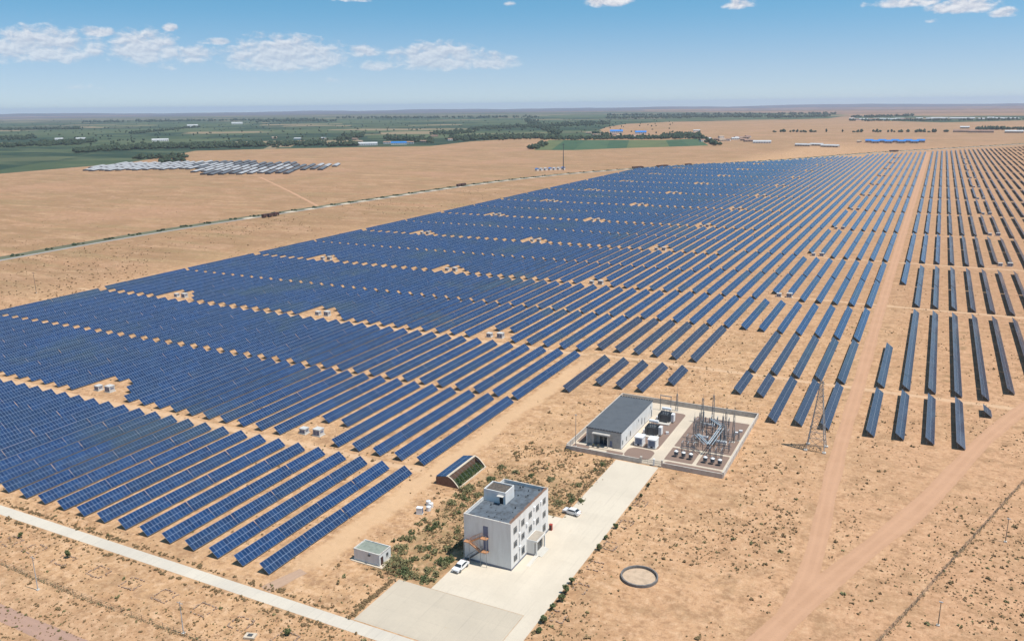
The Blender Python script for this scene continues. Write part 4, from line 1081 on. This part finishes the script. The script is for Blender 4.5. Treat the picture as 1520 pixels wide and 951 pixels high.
lattice_mast(-50.0, 238.6, .6, 8.0, .3, 'slim mast left of the tallest one', 2.0)
lattice_mast(-69.6, 257.6, .7, 6.0, .3, 'lattice mast between far transformer and back wall', 3.6)
lattice_mast(-45.4, 240.4, .4, 3.2, .3, 'stubby post beside the two tall masts', .5, name='steel_post')
gw = thing('gantry', 'grey pipe gantry behind the far end of the control hall', 'gantry', (-73, 256, 0))
for xx in (-1.8, 1.8):
    MB().tube((xx,0,0), (xx,0,5.2), .12, .1, 8).build('leg', 'steel', gw)
MB().bar((-2,0,5.2), (2,0,5.2), .25).build('beam', 'steel', gw); MB().bar((-2,0,3.9), (2,0,3.9), .12).build('beam', 'steel', gw)
for k, (xx, yq) in enumerate(((-46.2,247.5),(-47.0,245.5))):
    t = thing('cable_box', ['white cable box near the right wall, farther', 'white cable box near the right wall, nearer'][k]+' of two', 'box', (xx, yq, .03), .2)
    MB().box(-.5,.5,-.35,.35,0,.6).build('box_body', 'white_paint', t); MB().box(-.56,.56,-.4,.4,.6,.68).build('lid', 'white_paint', t)
vt = thing('valve_box', 'small white pipe box on gravel right of the nearer transformer', 'box', (-66.6, 236.5, .03), .3)
MB().box(-.45,.45,-.35,.35,0,.7).build('box_body', 'white_paint', vt); MB().tube((-.9,0,.3),(-.45,0,.3),.08,.08,8).build('pipe','red',vt)
def lamp_pole(x, y, h, label, mat='steel', cross=False, lean=0.0, cat='pole', name='light_pole'):
    t = thing(name, label, cat, (x, y, 0))
    MB().tube((0,0,0), (lean*h,0,h), .11, .07, 8).build('pole', mat, t)
    if cross:
        MB().bar((lean*h-.8,0,h-.4), (lean*h+.8,0,h-.4), .09).build('crossarm', mat, t)
        for q_ in (-.7, 0.02, .7): MB().tube((lean*h+q_,0,h-.35), (lean*h+q_,0,h-.1), .05, .03, 6).build('insulator', 'porcelain', t)
    else: MB().box(-.35,.35,-.12,.12,h,h+.14).build('lamp_head', 'frame', t)
    MB().box(-.3,.3,-.3,.3,0,.25).build('footing', 'concrete', t)
lamp_pole(-88.6, 215.0, 10.2, 'tall thin light pole in the front left corner of the compound')
lamp_pole(-163.6, 94.0, 8.2, 'pale post with crossarm by the weedy fence, left of the other', 'frame', True, name='utility_pole')
lamp_pole(-123.0, 96.9, 7.2, 'pale post with crossarm by the weedy fence near the bottom', 'frame', True, name='utility_pole')
lamp_pole(9.6, 164.2, 5.2, 'dark wooden post standing right of the weedy fence, nearer one', 'wood', False, name='wooden_post')
lamp_pole(23.4, 206.5, 5.9, 'dark wooden post standing right of the weedy fence, farther one', 'wood', False, name='wooden_post')
lamp_pole(-448.6, 285.5, 12, 'lone dark pole with crossarm on the sand left of the array', 'dark_steel', True, name='utility_pole')

# ------------------------------------------------------------------ lattice pylon
py_ = thing('lattice_pylon', 'tall grey lattice pylon standing in front of the slate tables', 'pylon', (-23.4, 244.2, 0))
def pylon_mesh(h, w0, w1, neck):
    m = MB(); lv = []; zs = [0, 4.2, 7.8, 10.8, 13.2, 15.2, 17, 18.5, 20, h]
    for z in zs:
        f_ = z/h; r = (w0*(1-f_)**1.15+w1)/2; lv.append([Vector((sx*r, sy*r, z)) for sx, sy in ((-1,-1),(1,-1),(1,1),(-1,1))])
    for k in range(len(zs)-1):
        for q_ in range(4):
            a, b, c, d = lv[k][q_], lv[k][(q_+1)%4], lv[k+1][(q_+1)%4], lv[k+1][q_]
            m.bar(a, d, .17 if k < 4 else .12); m.bar(a, c, .07); m.bar(b, d, .07); m.bar(d, c, .08)
            if k < 2: m.bar((a+d)/2, (b+c)/2, .07)
    return m
pylon_mesh(21.3, 4.6, .7, 15).build('lattice_tower', 'steel', py_)
for zq, L in ((16.4, 1.9), (18.6, 1.5), (20.6, 1.2)):
    m = MB()
    for s_ in (-1, 1):
        m.bar((0,-.4,zq), (0,s_*(L),zq+.1), .09) if False else None
        m.bar((-.35,0,zq), (s_*L*.6,s_*L*.4,zq+.15), .1); m.bar((.35,0,zq), (s_*L*.6,s_*L*.4,zq+.15), .1); m.bar((0,0,zq+.7), (s_*L*.6,s_*L*.4,zq+.15), .07)
    m.build('crossarm', 'steel', py_)
for sx in (-1,1):
    for sy in (-1,1): MB().box(sx*2.6-.5, sx*2.6+.5, sy*2.6-.5, sy*2.6+.5, 0, .4).build('footing', 'concrete', py_)
fp = thing('distant_mast', 'very tall slender mast beside the distant road, left of the green fields', 'mast', (-524, 1211, 0))
MB().tube((0,0,0),(0,0,42),.9,.35,6).build('mast_pole','dark_steel',fp)
MB().bar((-2,0,40),(2,0,40),.5).build('crossarm','dark_steel',fp)

# ------------------------------------------------------------------ ring basin
rg = thing('ring_basin', 'open round concrete basin with low dark rim on the sand', 'basin', (-48.6, 155.0, 0))
m = MB(); n = 40; ri, ro, hz_ = 3.75, 4.08, .62
for k in range(n):
    a, b = 2*math.pi*k/n, 2*math.pi*(k+1)/n
    def c(r, t, z): return (r*math.cos(t), r*math.sin(t), z)
    ha, hb_ = hz_+.09*mnoise.noise(Vector((k*.9, 0, 0))), hz_+.09*mnoise.noise(Vector((((k+1)%n)*.9, 0, 0)))
    m.face([c(ro,a,0),c(ro,b,0),c(ro,b,hb_),c(ro,a,ha)]); m.face([c(ri,b,0),c(ri,a,0),c(ri,a,ha),c(ri,b,hb_)]); m.face([c(ro,a,ha),c(ro,b,hb_),c(ri,b,hb_),c(ri,a,ha)])
M['rim'] = plain('weathered_basin_rim', (.20, .19, .185), .9, .25, 1.5); m.build('rim', 'rim', rg)
m = MB(); m.v += [(3.76*math.cos(2*math.pi*k/n), 3.76*math.sin(2*math.pi*k/n), .03) for k in range(n)]; m.f.append(tuple(range(n))); m.mi.append(0); M['bfl'] = plain('basin_floor', (.56,.42,.30), .95, .2, .8); m.build('basin_floor', 'bfl', rg)

# ------------------------------------------------------------------ rubble planting beds and young trees
def bed(x, y, w, d, rz, label, tree=False):
    t = thing('planting_bed', label, 'planting bed', (x, y, 0), rz, 'square rubble planting beds'); rn = random.Random(int(x*10+y))
    m = MB()
    def run(x0, y0, x1, y1):
        L = math.hypot(x1-x0, y1-y0); n = int(L/.42)
        for k in range(n):
            if rn.random() < .34: continue
            t_ = (k+.5)/n; xx = x0+(x1-x0)*t_+rn.uniform(-.16,.16); yq = y0+(y1-y0)*t_+rn.uniform(-.16,.16); hw = rn.uniform(.14,.24)
            m.box(xx-hw, xx+hw, yq-.13, yq+.13, 0, rn.uniform(.12,.3)) if y0 == y1 else m.box(xx-.13, xx+.13, yq-hw, yq+hw, 0, rn.uniform(.12,.3))
    run(-w/2,-d/2,w/2,-d/2); run(-w/2,d/2,w/2,d/2); run(-w/2,-d/2,-w/2,d/2); run(w/2,-d/2,w/2,d/2)
    m.build('border', 'rubble', t); 
    b = MB()
    for k in range(5): leaf_clump(b, rn.uniform(-w*.35,w*.35), rn.uniform(-d*.35,d*.35), .12, .22, .22, .16, 14, .09, 0, rn)
    b.build('weeds', 'dry', t)
for k, (bx_, by_) in enumerate(((-189.0,104.3),(-180.4,104.6),(-169.6,104.4),(-157.7,104.6),(-147.0,104.6),(-136.8,104.4),(-125.6,104.3),(-115.0,104.2),(-103.6,104.4))):
    bed(bx_, by_, 4.2, 3.6, random.uniform(-.04,.04), f"{ORD[k]} rubble bordered bed from the left, below the concrete road")
for k, (bx_, by_) in enumerate(((-58.8,134.0),(-58.6,145.3),(-58.9,155.0),(-59.0,164.7),(-59.2,176.0),(-59.3,188.2))):
    bed(bx_, by_, 3.0, 3.4, random.uniform(-.04,.04), f"{ORD[k]} rubble bordered bed along the drive, counted from the near end")
TR = [(-60.6,183.8,.45,1.0),(-60.7,173.2,.6,1.5),(-61.1,167.3,.5,1.1),(-60.7,161.9,.65,1.5),(-60.9,146.3,.7,1.5),(-60.5,142.3,.95,2.1),(-60.3,139.4,.95,1.6),(-60.8,135.9,.65,1.5),(-60.7,131.0,.8,1.8),(-60.2,128.0,.7,1.0),(-60.4,192.0,.5,1.0),(-60.5,198.5,.5,1.1)]
TR.sort(key=lambda t: t[1])
for k, (x, y, r, h) in enumerate(TR): make_tree('young_tree', f"{ORD[k]} small dark tree beside the drive edge, counted from the near end", x, y, r, h, group='young trees along the drive')
make_tree('young_tree', 'bushy dark young tree alone in a rubble bed below the road', -169.9, 105.6, .9, 2.0)
make_tree('young_tree', 'small dark round tree near the bottom edge below the road', -104.2, 105.6, .8, 1.9)
make_tree('young_tree', 'small dark tree in the leftmost rubble bed', -188.6, 106.6, .7, 1.5)
cbx = thing('concrete_cover', 'small white concrete manhole block near the bottom edge of the picture', 'cover', (-110.2, 101.8, 0), .3)
MB().box(-1.1,1.1,-.8,.8,0,.5).build('block','path',cbx); MB().box(-.5,.5,-.4,.4,.5,.58).build('hatch','dark_steel',cbx)

# ------------------------------------------------------------------ garden shrubs
def c8(pts, ox, oy, s): return [(ox+a/s, oy+b/s, r) for a, b, r in pts]
GP = c8([(640,185,2.2),(600,220,1.2),(545,280,1.7),(380,468,1.6),(455,440,1.5),(240,545,1.7),(170,625,2.0),(150,750,2.8),(205,795,2.2),(235,815,1.7),(320,615,1.3),(275,690,1.2),(385,608,.9),(430,640,1.3),(375,680,1.2),(520,620,1.6),(540,690,1.4),(470,725,1.9),(500,745,1.5),(372,785,1.5),(350,845,1.4),(395,850,1.3),(605,590,1.2),(130,560,.8),(355,400,.9),(305,430,.9),(455,330,.7),(595,350,1.0),(635,295,1.0),(190,540,1.1),(285,830,1.2),(130,690,1.5),(600,490,1.0),(440,805,1.1),(650,240,1.3),(260,490,1.0)], 560, 690, 5.007)
GP += c8([(750,162,1.5),(815,185,1.2),(885,197,1.1),(965,215,1.4),(1005,325,1.5),(1065,310,1.2),(1105,240,1.2),(700,215,1.6),(600,252,1.6),(645,285,1.5),(1205,148,.9),(1060,290,1.0),(940,330,.8)], 500, 640, 3.0575)
GP += [(892,687,.9),(884,697,.8),(862,742,1.0),(598,812,1.2)]
GP.sort(key=lambda p: p[0])
shr = []
for k, (a, b, r) in enumerate(GP):
    x, y = at(a, b, .4)
    if -87.9 < x < -74 and 144 < y < 166: x = -88.6-r*.3
    size = 'large' if r > 1.6 else ('medium' if r > 1.1 else 'small')
    side = 'left of the office block' if x < -87 else 'beyond the office block'
    shr.append((x, y, r, size, side))
cnt = {}
for x, y, r, size, side in shr:
    key = (size, side); cnt[key] = cnt.get(key, 0)+1; n = cnt[key]
    make_shrub('garden_shrub', f"{ORD[n-1]} {size} green shrub from the left, {side}", 'shrub', x, y, r*1.05, .5+r*.62, 'leaf' if n % 3 else 'leaf_dark', 'garden shrubs around the office')

# ------------------------------------------------------------------ fences with tumbleweed
def fence(pts, label, sp=3.0):
    x0, y0 = pts[0]; t = thing('wire_fence', label, 'fence', (x0, y0, 0))
    P = along(pts, 0, sp); pm = MB(); wmb_ = MB()
    for x, y, a in P: pm.bar((x-x0,y-y0,0), (x-x0,y-y0,1.3), .07)
    for (xa, ya, _), (xb, yb, _) in zip(P, P[1:]):
        for z in (.4, .85, 1.3): wmb_.bar((xa-x0,ya-y0,z), (xb-x0,yb-y0,z), .025)
    pm.build('posts', 'wood', t); wmb_.build('wires', 'dark_steel', t)
fence([(-230,97.2),(-181,96.9),(-153,96.1),(-118,96.4),(-95,96.6)], 'weedy wire fence running below the concrete road')
FR = [(-8,131),(0.1,154.9),(5.6,170.6),(10.5,186),(30,245),(55,320)]
fence(FR, 'weedy wire fence running up the right side beyond the dirt roads')
wd = MB(); rnd = random.Random(5)
for pts, dn in (([(-230,97.2),(-181,96.9),(-153,96.1),(-118,96.4),(-95,96.6)], .3), (FR, .42)):
    for x, y, a in along(pts, 0, dn):
        if mnoise.noise(Vector((x*.12, y*.12, 0))) < -.38: continue
        r = rnd.uniform(.15, .42); leaf_clump(wd, x+rnd.gauss(0,.25), y+rnd.gauss(0,.25), r*.7, r, r, r*.7, 9, .11, 0, rnd)
tag(wd.build('fence_weeds', 'weeds'), 'dry tumbleweed caught along the wire fences', 'weeds', kind='stuff')

# ------------------------------------------------------------------ desert scrub
def blocked(x, y):
    if 111.6 < y < 115.3: return True
    if -95.8 < x < -61.5 and 115 < y < 146: return True
    if -87.6 < x < -61.5 and 131 < y < 173 : return True
    if -74.6 < x < -61.5 and y < 212: return True
    if -90.8 < x < -43.2 and 211.5 < y < 262.5: return True
    if (x+48.6)**2+(y-155)**2 < 19: return True
    if -20.5 < x < -13 and y > 160: return True
    if 140 < y < 480 and abs((x+20.4)-(y-143)*.335)*.95 < 3.6 and x < 60: return True
    if -110.5 < x < -101 and 133 < y < 139: return True
    if -114 < x < -106 and 175 < y < 191: return True
    return False
rnd = random.Random(11); ms = MB(); mg = MB()
def tuft(mb, x, y, r, n, rnd):
    for k in range(n):
        a = rnd.uniform(0, 6.28); d = r*rnd.uniform(0, .8); h = r*rnd.uniform(.4, 1.0); s_ = r*rnd.uniform(.35,.7)
        cx, cy = x+math.cos(a)*d, y+math.sin(a)*d; b = rnd.uniform(0, 3.14)
        mb.face([(cx-math.cos(b)*s_, cy-math.sin(b)*s_, .0), (cx+math.cos(b)*s_, cy+math.sin(b)*s_, .0), (cx+math.cos(b)*s_*.4, cy+math.sin(b)*s_*.4+.05, h), (cx-math.cos(b)*s_*.5, cy-math.sin(b)*s_*.5-.05, h*.9)])
        mb.face([(cx-s_*.6, cy-s_*.4, h*.6), (cx+s_*.6, cy-s_*.5, h*.7), (cx+s_*.5, cy+s_*.5, h*.65), (cx-s_*.5, cy+s_*.5, h*.75)])
N = 0
for k in range(62000):
    # sample uniformly in the picture's lower part, mapped to the ground
    px = rnd.uniform(-60, W0+60); pyy = 360+(H0+40-360)*rnd.random()
    x, y = at(px, pyy)
    if blocked(x, y): continue
    dens = max(0, .42+mnoise.noise(Vector((x*.035, y*.035, 1.7)))*.9+.6*mnoise.noise(Vector((x*.15, y*.15, 4))))
    keep = .30
    if -130 < x < -112 and y > 118: keep = .05
    if x < -121 and 120 < y: keep = .12
    if x > -60 and y < 300: keep = .42
    if 300 < y and x > -120: keep = .30
    if y > 560: keep = .06
    ing = -104 < x < -74 and 131 < y < 212
    if ing: keep = 1.0
    if rnd.random() > keep*dens*2.6: continue
    r = min(.75, rnd.lognormvariate(-1.3 if ing else -1.7, .5))
    if ing:
        for q_ in range(3): tuft(ms if rnd.random() < .75 else mg, x+rnd.gauss(0,1.2), y+rnd.gauss(0,1.2), r*rnd.uniform(.5,1.0), 4, rnd)
    tuft(ms if rnd.random() < .86 else mg, x, y, r, 5, rnd); N += 1
tag(ms.build('dry_scrub', 'dry'), 'dry brown tussocks scattered over the sand', 'scrub', kind='stuff')
tag(mg.build('green_scrub', 'leaf'), 'low green tussocks scattered over the sand', 'scrub', kind='stuff')
mp2 = MB()
for k in range(9000):
    px = rnd.uniform(-60, 820); pyy = rnd.uniform(275, 470); x, y = at(px, pyy)
    if x > -421 or y > 1100 or abs(x+578) < 12: continue
    dn = .45+mnoise.noise(Vector((x*.012, y*.012, 9)))+.5*mnoise.noise(Vector((x*.06, y*.06, 2)))
    if x < -585: dn -= .25
    if rnd.random() > dn: continue
    tuft(mp2, x, y, rnd.uniform(.25, .75)*(1 if x > -580 else .8), 4, rnd)
tag(mp2.build('plain_scrub', 'dry'), 'dry tussocks dotting the plain left of the solar array', 'scrub', kind='stuff')
# verges of the concrete road: lines of slightly larger scrub
mv = MB()
for k in range(420):
    x = rnd.uniform(-225, -96); y = rnd.choice((111.3-abs(rnd.gauss(0,.8)), 115.7+abs(rnd.gauss(0,.7))))
    tuft(mv, x, y, rnd.uniform(.2,.55), 7, rnd)
for k in range(160):
    y = rnd.uniform(116, 131); tuft(mv, -96.2-abs(rnd.gauss(0,.6)), y, rnd.uniform(.2,.5), 7, rnd)
    y = rnd.uniform(124, 208); tuft(mv, -61.2+abs(rnd.gauss(0,.5)), y, rnd.uniform(.12,.4), 6, rnd)
    y = rnd.uniform(176, 210); tuft(mv, -75.0-abs(rnd.gauss(0,.5)), y, rnd.uniform(.12,.45), 6, rnd)
tag(mv.build('verge_scrub', 'dry'), 'tussocks lining the concrete road edges', 'scrub', kind='stuff')

# ------------------------------------------------------------------ distant trees, sheds and houses
def crown_blob(mb, x, y, r, h, rnd):
    n = 6; base = len(mb.v); lv = [(0.15, .55), (.5, 1.0), (.8, .7)]
    for zf, rf_ in lv:
        for k in range(n):
            a = 2*math.pi*k/n+zf; rr = r*rf_*rnd.uniform(.7, 1.25); mb.v.append((x+rr*math.cos(a), y+rr*math.sin(a), h*zf*rnd.uniform(.9,1.1)))
    mb.v.append((x+rnd.uniform(-.3,.3)*r, y, h*rnd.uniform(.95,1.15)))
    for l in range(2):
        for k in range(n): mb.f.append((base+l*n+k, base+l*n+(k+1)%n, base+(l+1)*n+(k+1)%n, base+(l+1)*n+k)); mb.mi.append(0)
    for k in range(n): mb.f.append((base+2*n+k, base+2*n+(k+1)%n, base+3*n)); mb.mi.append(0)
M['wood'] = M['wood']; M['far_tree'] = leaf_mat('far_tree_leaves', (.020, .042, .025), (.042, .068, .035), (.07, .085, .048))
tb = MB(); rnd = random.Random(21)
BELTS = [((60,213),(140,211),1.2,120),((112,226),(142,224),1.6,60),((140,223),(215,220),2.0,170),((213,219.5),(345,217),2.6,330),((0,207),(55,204),2.2,90),((0,218),(120,214),1.4,130),((0,193),(120,191.5),1.0,120),
 ((195,199),(295,189),.8,140),((500,208),(540,201),2.6,90),((488,217),(532,216),1.6,50),((573,205),(642,210),2.6,170),((667,207),(805,204),2.6,330),((697,192),(840,186),2.2,250),((780,180),(830,198),5,260),
 ((830,186),(905,183),3,170),((900,176),(1160,173),1.3,340),((805,207),(1042,205.5),1.1,240),((1037,204),(1062,216),.8,60),((790,222),(806,215),.6,26),((1140,175),(1232,172.5),1.2,120),((1265,174.5),(1355,172.5),.7,80),((1260,180.0),(1520,178.5),.5,110),
 ((1140,196.8),(1410,196.8),.2,34),((500,176),(800,174.5),.9,180),((380,181),(500,180),1.0,90),((345,217.5),(480,214),2.4,190),((640,200),(700,196),2.2,90),((200,236),(275,235),1.2,36),((985,203),(1040,201),2,70),((880,199),(905,203),1.2,30),((240,243),(275,240),.6,12),((1450,192),(1520,193),.8,60),((900,172),(1240,169.5),.6,200),((120,182),(480,178),.8,200)]
for (xa, ya), (xb, yb), j, n in BELTS:
    for k in range(n):
        t = rnd.random(); x, y = at(xa+(xb-xa)*t, ya+(yb-ya)*t+rnd.gauss(0, j*.5))
        if y > 16000 or y < 0: continue
        sc_ = min(2.0, max(1., math.hypot(x, y)/4500)); h = rnd.uniform(6, 13)*sc_; crown_blob(tb, x, y, rnd.uniform(3.5, 7)*sc_, h, rnd)
        if rnd.random() < .6: crown_blob(tb, x+rnd.uniform(-14,14), y+rnd.uniform(-14,14), rnd.uniform(3.5, 7)*sc_, h*.8, rnd)
for k in range(650):
    px = rnd.uniform(0, 1000); pyy = rnd.uniform(176, 216)
    if pyy > 204+12*(px < 520): continue
    x, y = at(px, pyy); crown_blob(tb, x, y, rnd.uniform(2.5, 5), rnd.uniform(4, 9), rnd)
tag(tb.build('distant_woodland', 'far_tree'), 'dark tree belts among the distant farm fields', 'trees', kind='stuff')
# dark planted clumps along the distant road
vb = MB()
for x, y, a in along(RW, 33, 26):
    for k in range(5): crown_blob(vb, x-3.5+rnd.uniform(-3,3), y+rnd.uniform(-5,5), rnd.uniform(1.0,1.8), rnd.uniform(.8,1.5), rnd)
tag(vb.build('verge_planting', 'far_tree'), 'clumps of dark planting along the distant road', 'shrubs', kind='stuff')

def house(x, y, w, d, h, rz, rmat, wmat, label, cat='house', name='farm_house', group=None, pitch=.28):
    t = thing(name, label, cat, (x, y, 0), rz, group)
    MB().box(-w/2, w/2, -d/2, d/2, 0, h).build('wall', wmat, t)
    m = MB(); e = .4; rz_ = h+d*pitch
    m.hull8([(-w/2-e,-d/2-e,h),(w/2+e,-d/2-e,h),(w/2+e,d/2+e,h),(-w/2-e,d/2+e,h),(-w/2-e,-.05,rz_),(w/2+e,-.05,rz_),(w/2+e,.05,rz_),(-w/2-e,.05,rz_)]); m.build('roof', rmat, t)
    m = MB(); n = max(1, int(w/6))
    for k in range(n): xx = -w/2+(k+.5)*w/n; m.box(xx-.8, xx+.8, -d/2-.06, -d/2-.02, h*.3, h*.75)
    m.build('window', 'glass', t); return t
M['pale_roof'] = plain('pale_sheet_roof', (.55, .56, .57), .5, .15, .1); M['tile_roof'] = plain('clay_roof', (.34, .22, .17), .9, .2, .1); M['mudwall'] = plain('mud_wall', (.45, .35, .27), .9, .2, .1)
hs = [(915,197.5,46,20,6,'blue_roof','left bright blue roofed shed in front of the green fields'),(951,199,38,18,6,'blue_roof','right bright blue roofed shed in front of the green fields'),(1131,212.6,44,12,4,'pale_roof','long pale blue-grey shed right of the green fields'),
      (543,216,62,14,5,'pale_roof','long white shed at the near edge of the village'),(592,214.8,42,12,5,'blue_roof','pale blue roofed shed at the near edge of the village'),(120,208,30,12,5,'pale_roof','white barn among the fields at far left, right of two'),
      (88,208.4,26,12,5,'pale_roof','white barn among the fields at far left, left of two'),(238,210,50,14,5,'pale_roof','white low barn behind the long tree belt'),(286,188.5,60,20,8,'pale_roof','white building on the far fields above the tree belt'),(352,184.5,70,20,8,'pale_roof','distant white building high on the green plain')]
for px, pyy, w, d, h, rm, lab in hs:
    x, y = at(px, pyy); house(x, y, w, d, h, math.atan2(-x, y)*1.0, rm, 'white_wall', lab, 'shed', 'farm_shed')
rnd = random.Random(31)
for k in range(46):
    px = rnd.choice((rnd.uniform(395, 560), rnd.uniform(560, 690), rnd.uniform(870, 1080), rnd.uniform(1030,1120))); pyy = {0: rnd.uniform(202,214)}.get(0) if px < 690 else (rnd.uniform(193, 203) if px < 1040 else rnd.uniform(204, 211))
    x, y = at(px, pyy)
    house(x, y, rnd.uniform(14,26), 9, 4, rnd.uniform(-.5,1.2), rnd.choice(('pale_roof','tile_roof','tile_roof','mudwall')), rnd.choice(('white_wall','mudwall')), 'small pale village house among the distant trees', 'house', 'village_house', 'small village houses')
for k in range(12):
    px = 1366+k*13+rnd.uniform(-2,2); x, y = at(px, 177.6+rnd.uniform(-.8,.9))
    house(x, y, rnd.uniform(25,60), 18, 6, math.atan2(-x, y), rnd.choice(('pale_roof','pale_roof','pale_roof')), 'mudwall', 'pale works building in the distant row at far right', 'building', 'works_building', 'distant works buildings')
for k in range(9):
    px = 1265+k*10+rnd.uniform(-2,2); x, y = at(px, 178.0+rnd.uniform(-.4,.6))
    house(x, y, rnd.uniform(30,60), 14, 6, math.atan2(-x, y), rnd.choice(('pale_roof','tile_roof')), 'white_wall', 'pale low building in the distant row left of the works', 'building', 'works_building', 'distant low buildings')
# bright blue sheds behind the array
for k in range(9):
    px = 1290+k*9.6; x, y = at(px, 212.0+(.7 if k % 2 else -.4)); house(x, y, 17.5, 22, 5, .05, 'blue_roof', 'mudwall', f"{ORD[k]} from left of the bright blue sheds behind the array", 'shed', 'blue_shed', 'bright blue sheds', .14)
for k in range(5):
    px = 1275-k*0+rnd.uniform(-6,4); x, y = at(px, 211+rnd.uniform(-.7,1)); house(x, y, 7, 6, 3, 0, 'mudwall', 'mudwall', 'tiny brown hut at the left end of the blue sheds', 'hut', 'hut', 'tiny brown huts')
for k, (px, pyy, w) in enumerate(((1192,217,36),(1212,216.5,30),(1232,218.5,40))):
    x, y = at(px, pyy); house(x, y, w, 10, 3.5, -.25, 'pale_roof', 'mudwall', ['left','middle','right'][k]+' low grey shed on the plain beyond the array centre', 'shed', 'low_shed')
for k, (px, pyy, w) in enumerate(((1430,196.5,60),(1456,197,70),(1505,197.5,50),(1432,191,30))):
    x, y = at(px, pyy); house(x, y, w, 14, 5, 0, ['tile_roof','tile_roof','pale_roof','pale_roof'][k], 'mudwall', ['left brown','middle brown','right white','rear small white'][k]+' long shed on the plain at far right', 'shed', 'low_shed')
# white huts beside the distant road
for k in range(7):
    px = 797+k*6.5; x, y = at(px, 253.5-.12*k*6.5*.4); house(x, y, 5.2, 4, 3, -.5, 'pale_roof' if k % 3 else 'blue_roof', 'white_wall', f"{ORD[k]} from left of the small white huts beside the distant road", 'hut', 'roadside_hut', 'white roadside huts')
# livestock barns: rows of long light roofs with shadow coloured dark onto their sides
G1 = [(122,253),(140,248.5),(175,244),(250,240),(330,240),(430,243),(524,247.0),(470,252),(420,258.5),(380,260.5),(300,258.5),(292,254),(242,252),(180,253.5),(140,253)]
def inpoly(px, py, P):
    r = False; n = len(P)
    for i in range(n):
        x1, y1 = P[i]; x2, y2 = P[(i+1) % n]
        if (y1 > py) != (y2 > py) and px < (x2-x1)*(py-y1)/(y2-y1)+x1: r = not r
    return r
kk = 0; th = R(32)
ct, st_ = math.cos(th), math.sin(th); bc = at(310, 250)
BS = []
for i in range(-40, 41):
    for j in range(-14, 15):
        u, v = i*14.5, j*68.0+((i*37) % 11)*2.0
        x = bc[0]+u*ct-v*st_; y = bc[1]+u*st_+v*ct
        p = proj(x, y)
        if inpoly(p[0], p[1], G1): BS.append((p[0], x, y))
BS.sort()
proto_b = None
M['barn_roof'] = plain('light_barn_roof', (.43, .435, .45), .5, .1, .1); M['barn_wall2'] = plain('dark_barn_roof', (.13, .145, .165), .7, .1, .1); M['barn_wall'] = plain('barn_wall_shadow_tone', (.07, .075, .09), .8, .1, .1)  # barn_wall: shadow between the light roofs, put into the wall colour
for px, x, y in BS:
    if proto_b is None:
        t = house(x, y, 58, 8.6, 2.0, th+math.pi/2, 'barn_roof', 'barn_wall', 'long low barn with pale roof and dark sides in the distant barn rows', 'barn', 'livestock_barn', 'pale roofed barns', .16)
        index_kids(t); proto_b = t
    else:
        c_ = copy_tree(proto_b, (x, y, 0), th+math.pi/2)
        if mnoise.noise(Vector((x*.02, y*.008, 2)))+(px-330)*.0022 > .12:
            for ch_ in c_.children:
                if ch_.name.startswith('roof'):
                    if 'barn_dark' not in bpy.data.meshes:
                        md = ch_.data.copy(); md.name = 'barn_dark'; md.materials[0] = M['barn_wall2']
                    ch_.data = bpy.data.meshes['barn_dark']
            c_['label'] = 'long low barn with dark grey roof among the distant barn rows'; c_['group'] = 'dark roofed barns'
        else: c_['group'] = 'pale roofed barns'
# dark red-brown wagons standing along the distant road
WG = [(394,323,.9),(402,322,1.0),(410,320.5,1.1),(682,277,.8),(688,276,.9),(944,250.5,.7),(950,250,.7),(980,248.5,.8),(987,247.8,.8),(1022,246,.6),(1324,225.6,.6),(1330,225.4,.6)]
for k, (px, pyy, s_) in enumerate(WG):
    x, y = at(px, pyy); t = thing('parked_lorry', f"{ORD[k]} from left of the dark red-brown lorries on the distant road", 'lorry', (x, y, .1), math.atan2(*(reversed((1, -.12)))) if False else (math.pi/2+.12 if y < 1200 else .95), 'dark lorries on the distant road')
    L = 4.2 if y < 700 else 7
    MB().box(-L, L*.45, -1.3, 1.3, 1.0, 3.4).build('cargo_body', 'red_brown', t); MB().box(L*.52, L*.85, -1.2, 1.2, .8, 3.0).build('cab', 'red_brown', t)
    for xx in (-L*.7, -L*.4, L*.6):
        for sg in (-1, 1): MB().tube((xx, sg*.95, .5), (xx, sg*1.25, .5), .5, .5, 10).build('wheel', 'tyre', t)

# ------------------------------------------------------------------ air
hb = MB().box(-26000, 26000, -26000, 26000, -2, 170)
hm = bpy.data.materials.new('dusty_air'); hm.use_nodes = True; ht = NT(hm.node_tree); ht.n.clear()
pv = ht.add('ShaderNodeVolumePrincipled'); pv.inputs['Color'].default_value = (.66, .78, 1.0, 1); pv.inputs['Density'].default_value = 4.5e-5; pv.inputs['Anisotropy'].default_value = .1
oo = ht.add('ShaderNodeOutputMaterial'); ht.l.new(pv.outputs[0], oo.inputs['Volume'])
tag(hb.build('haze', hm), kind='stuff')
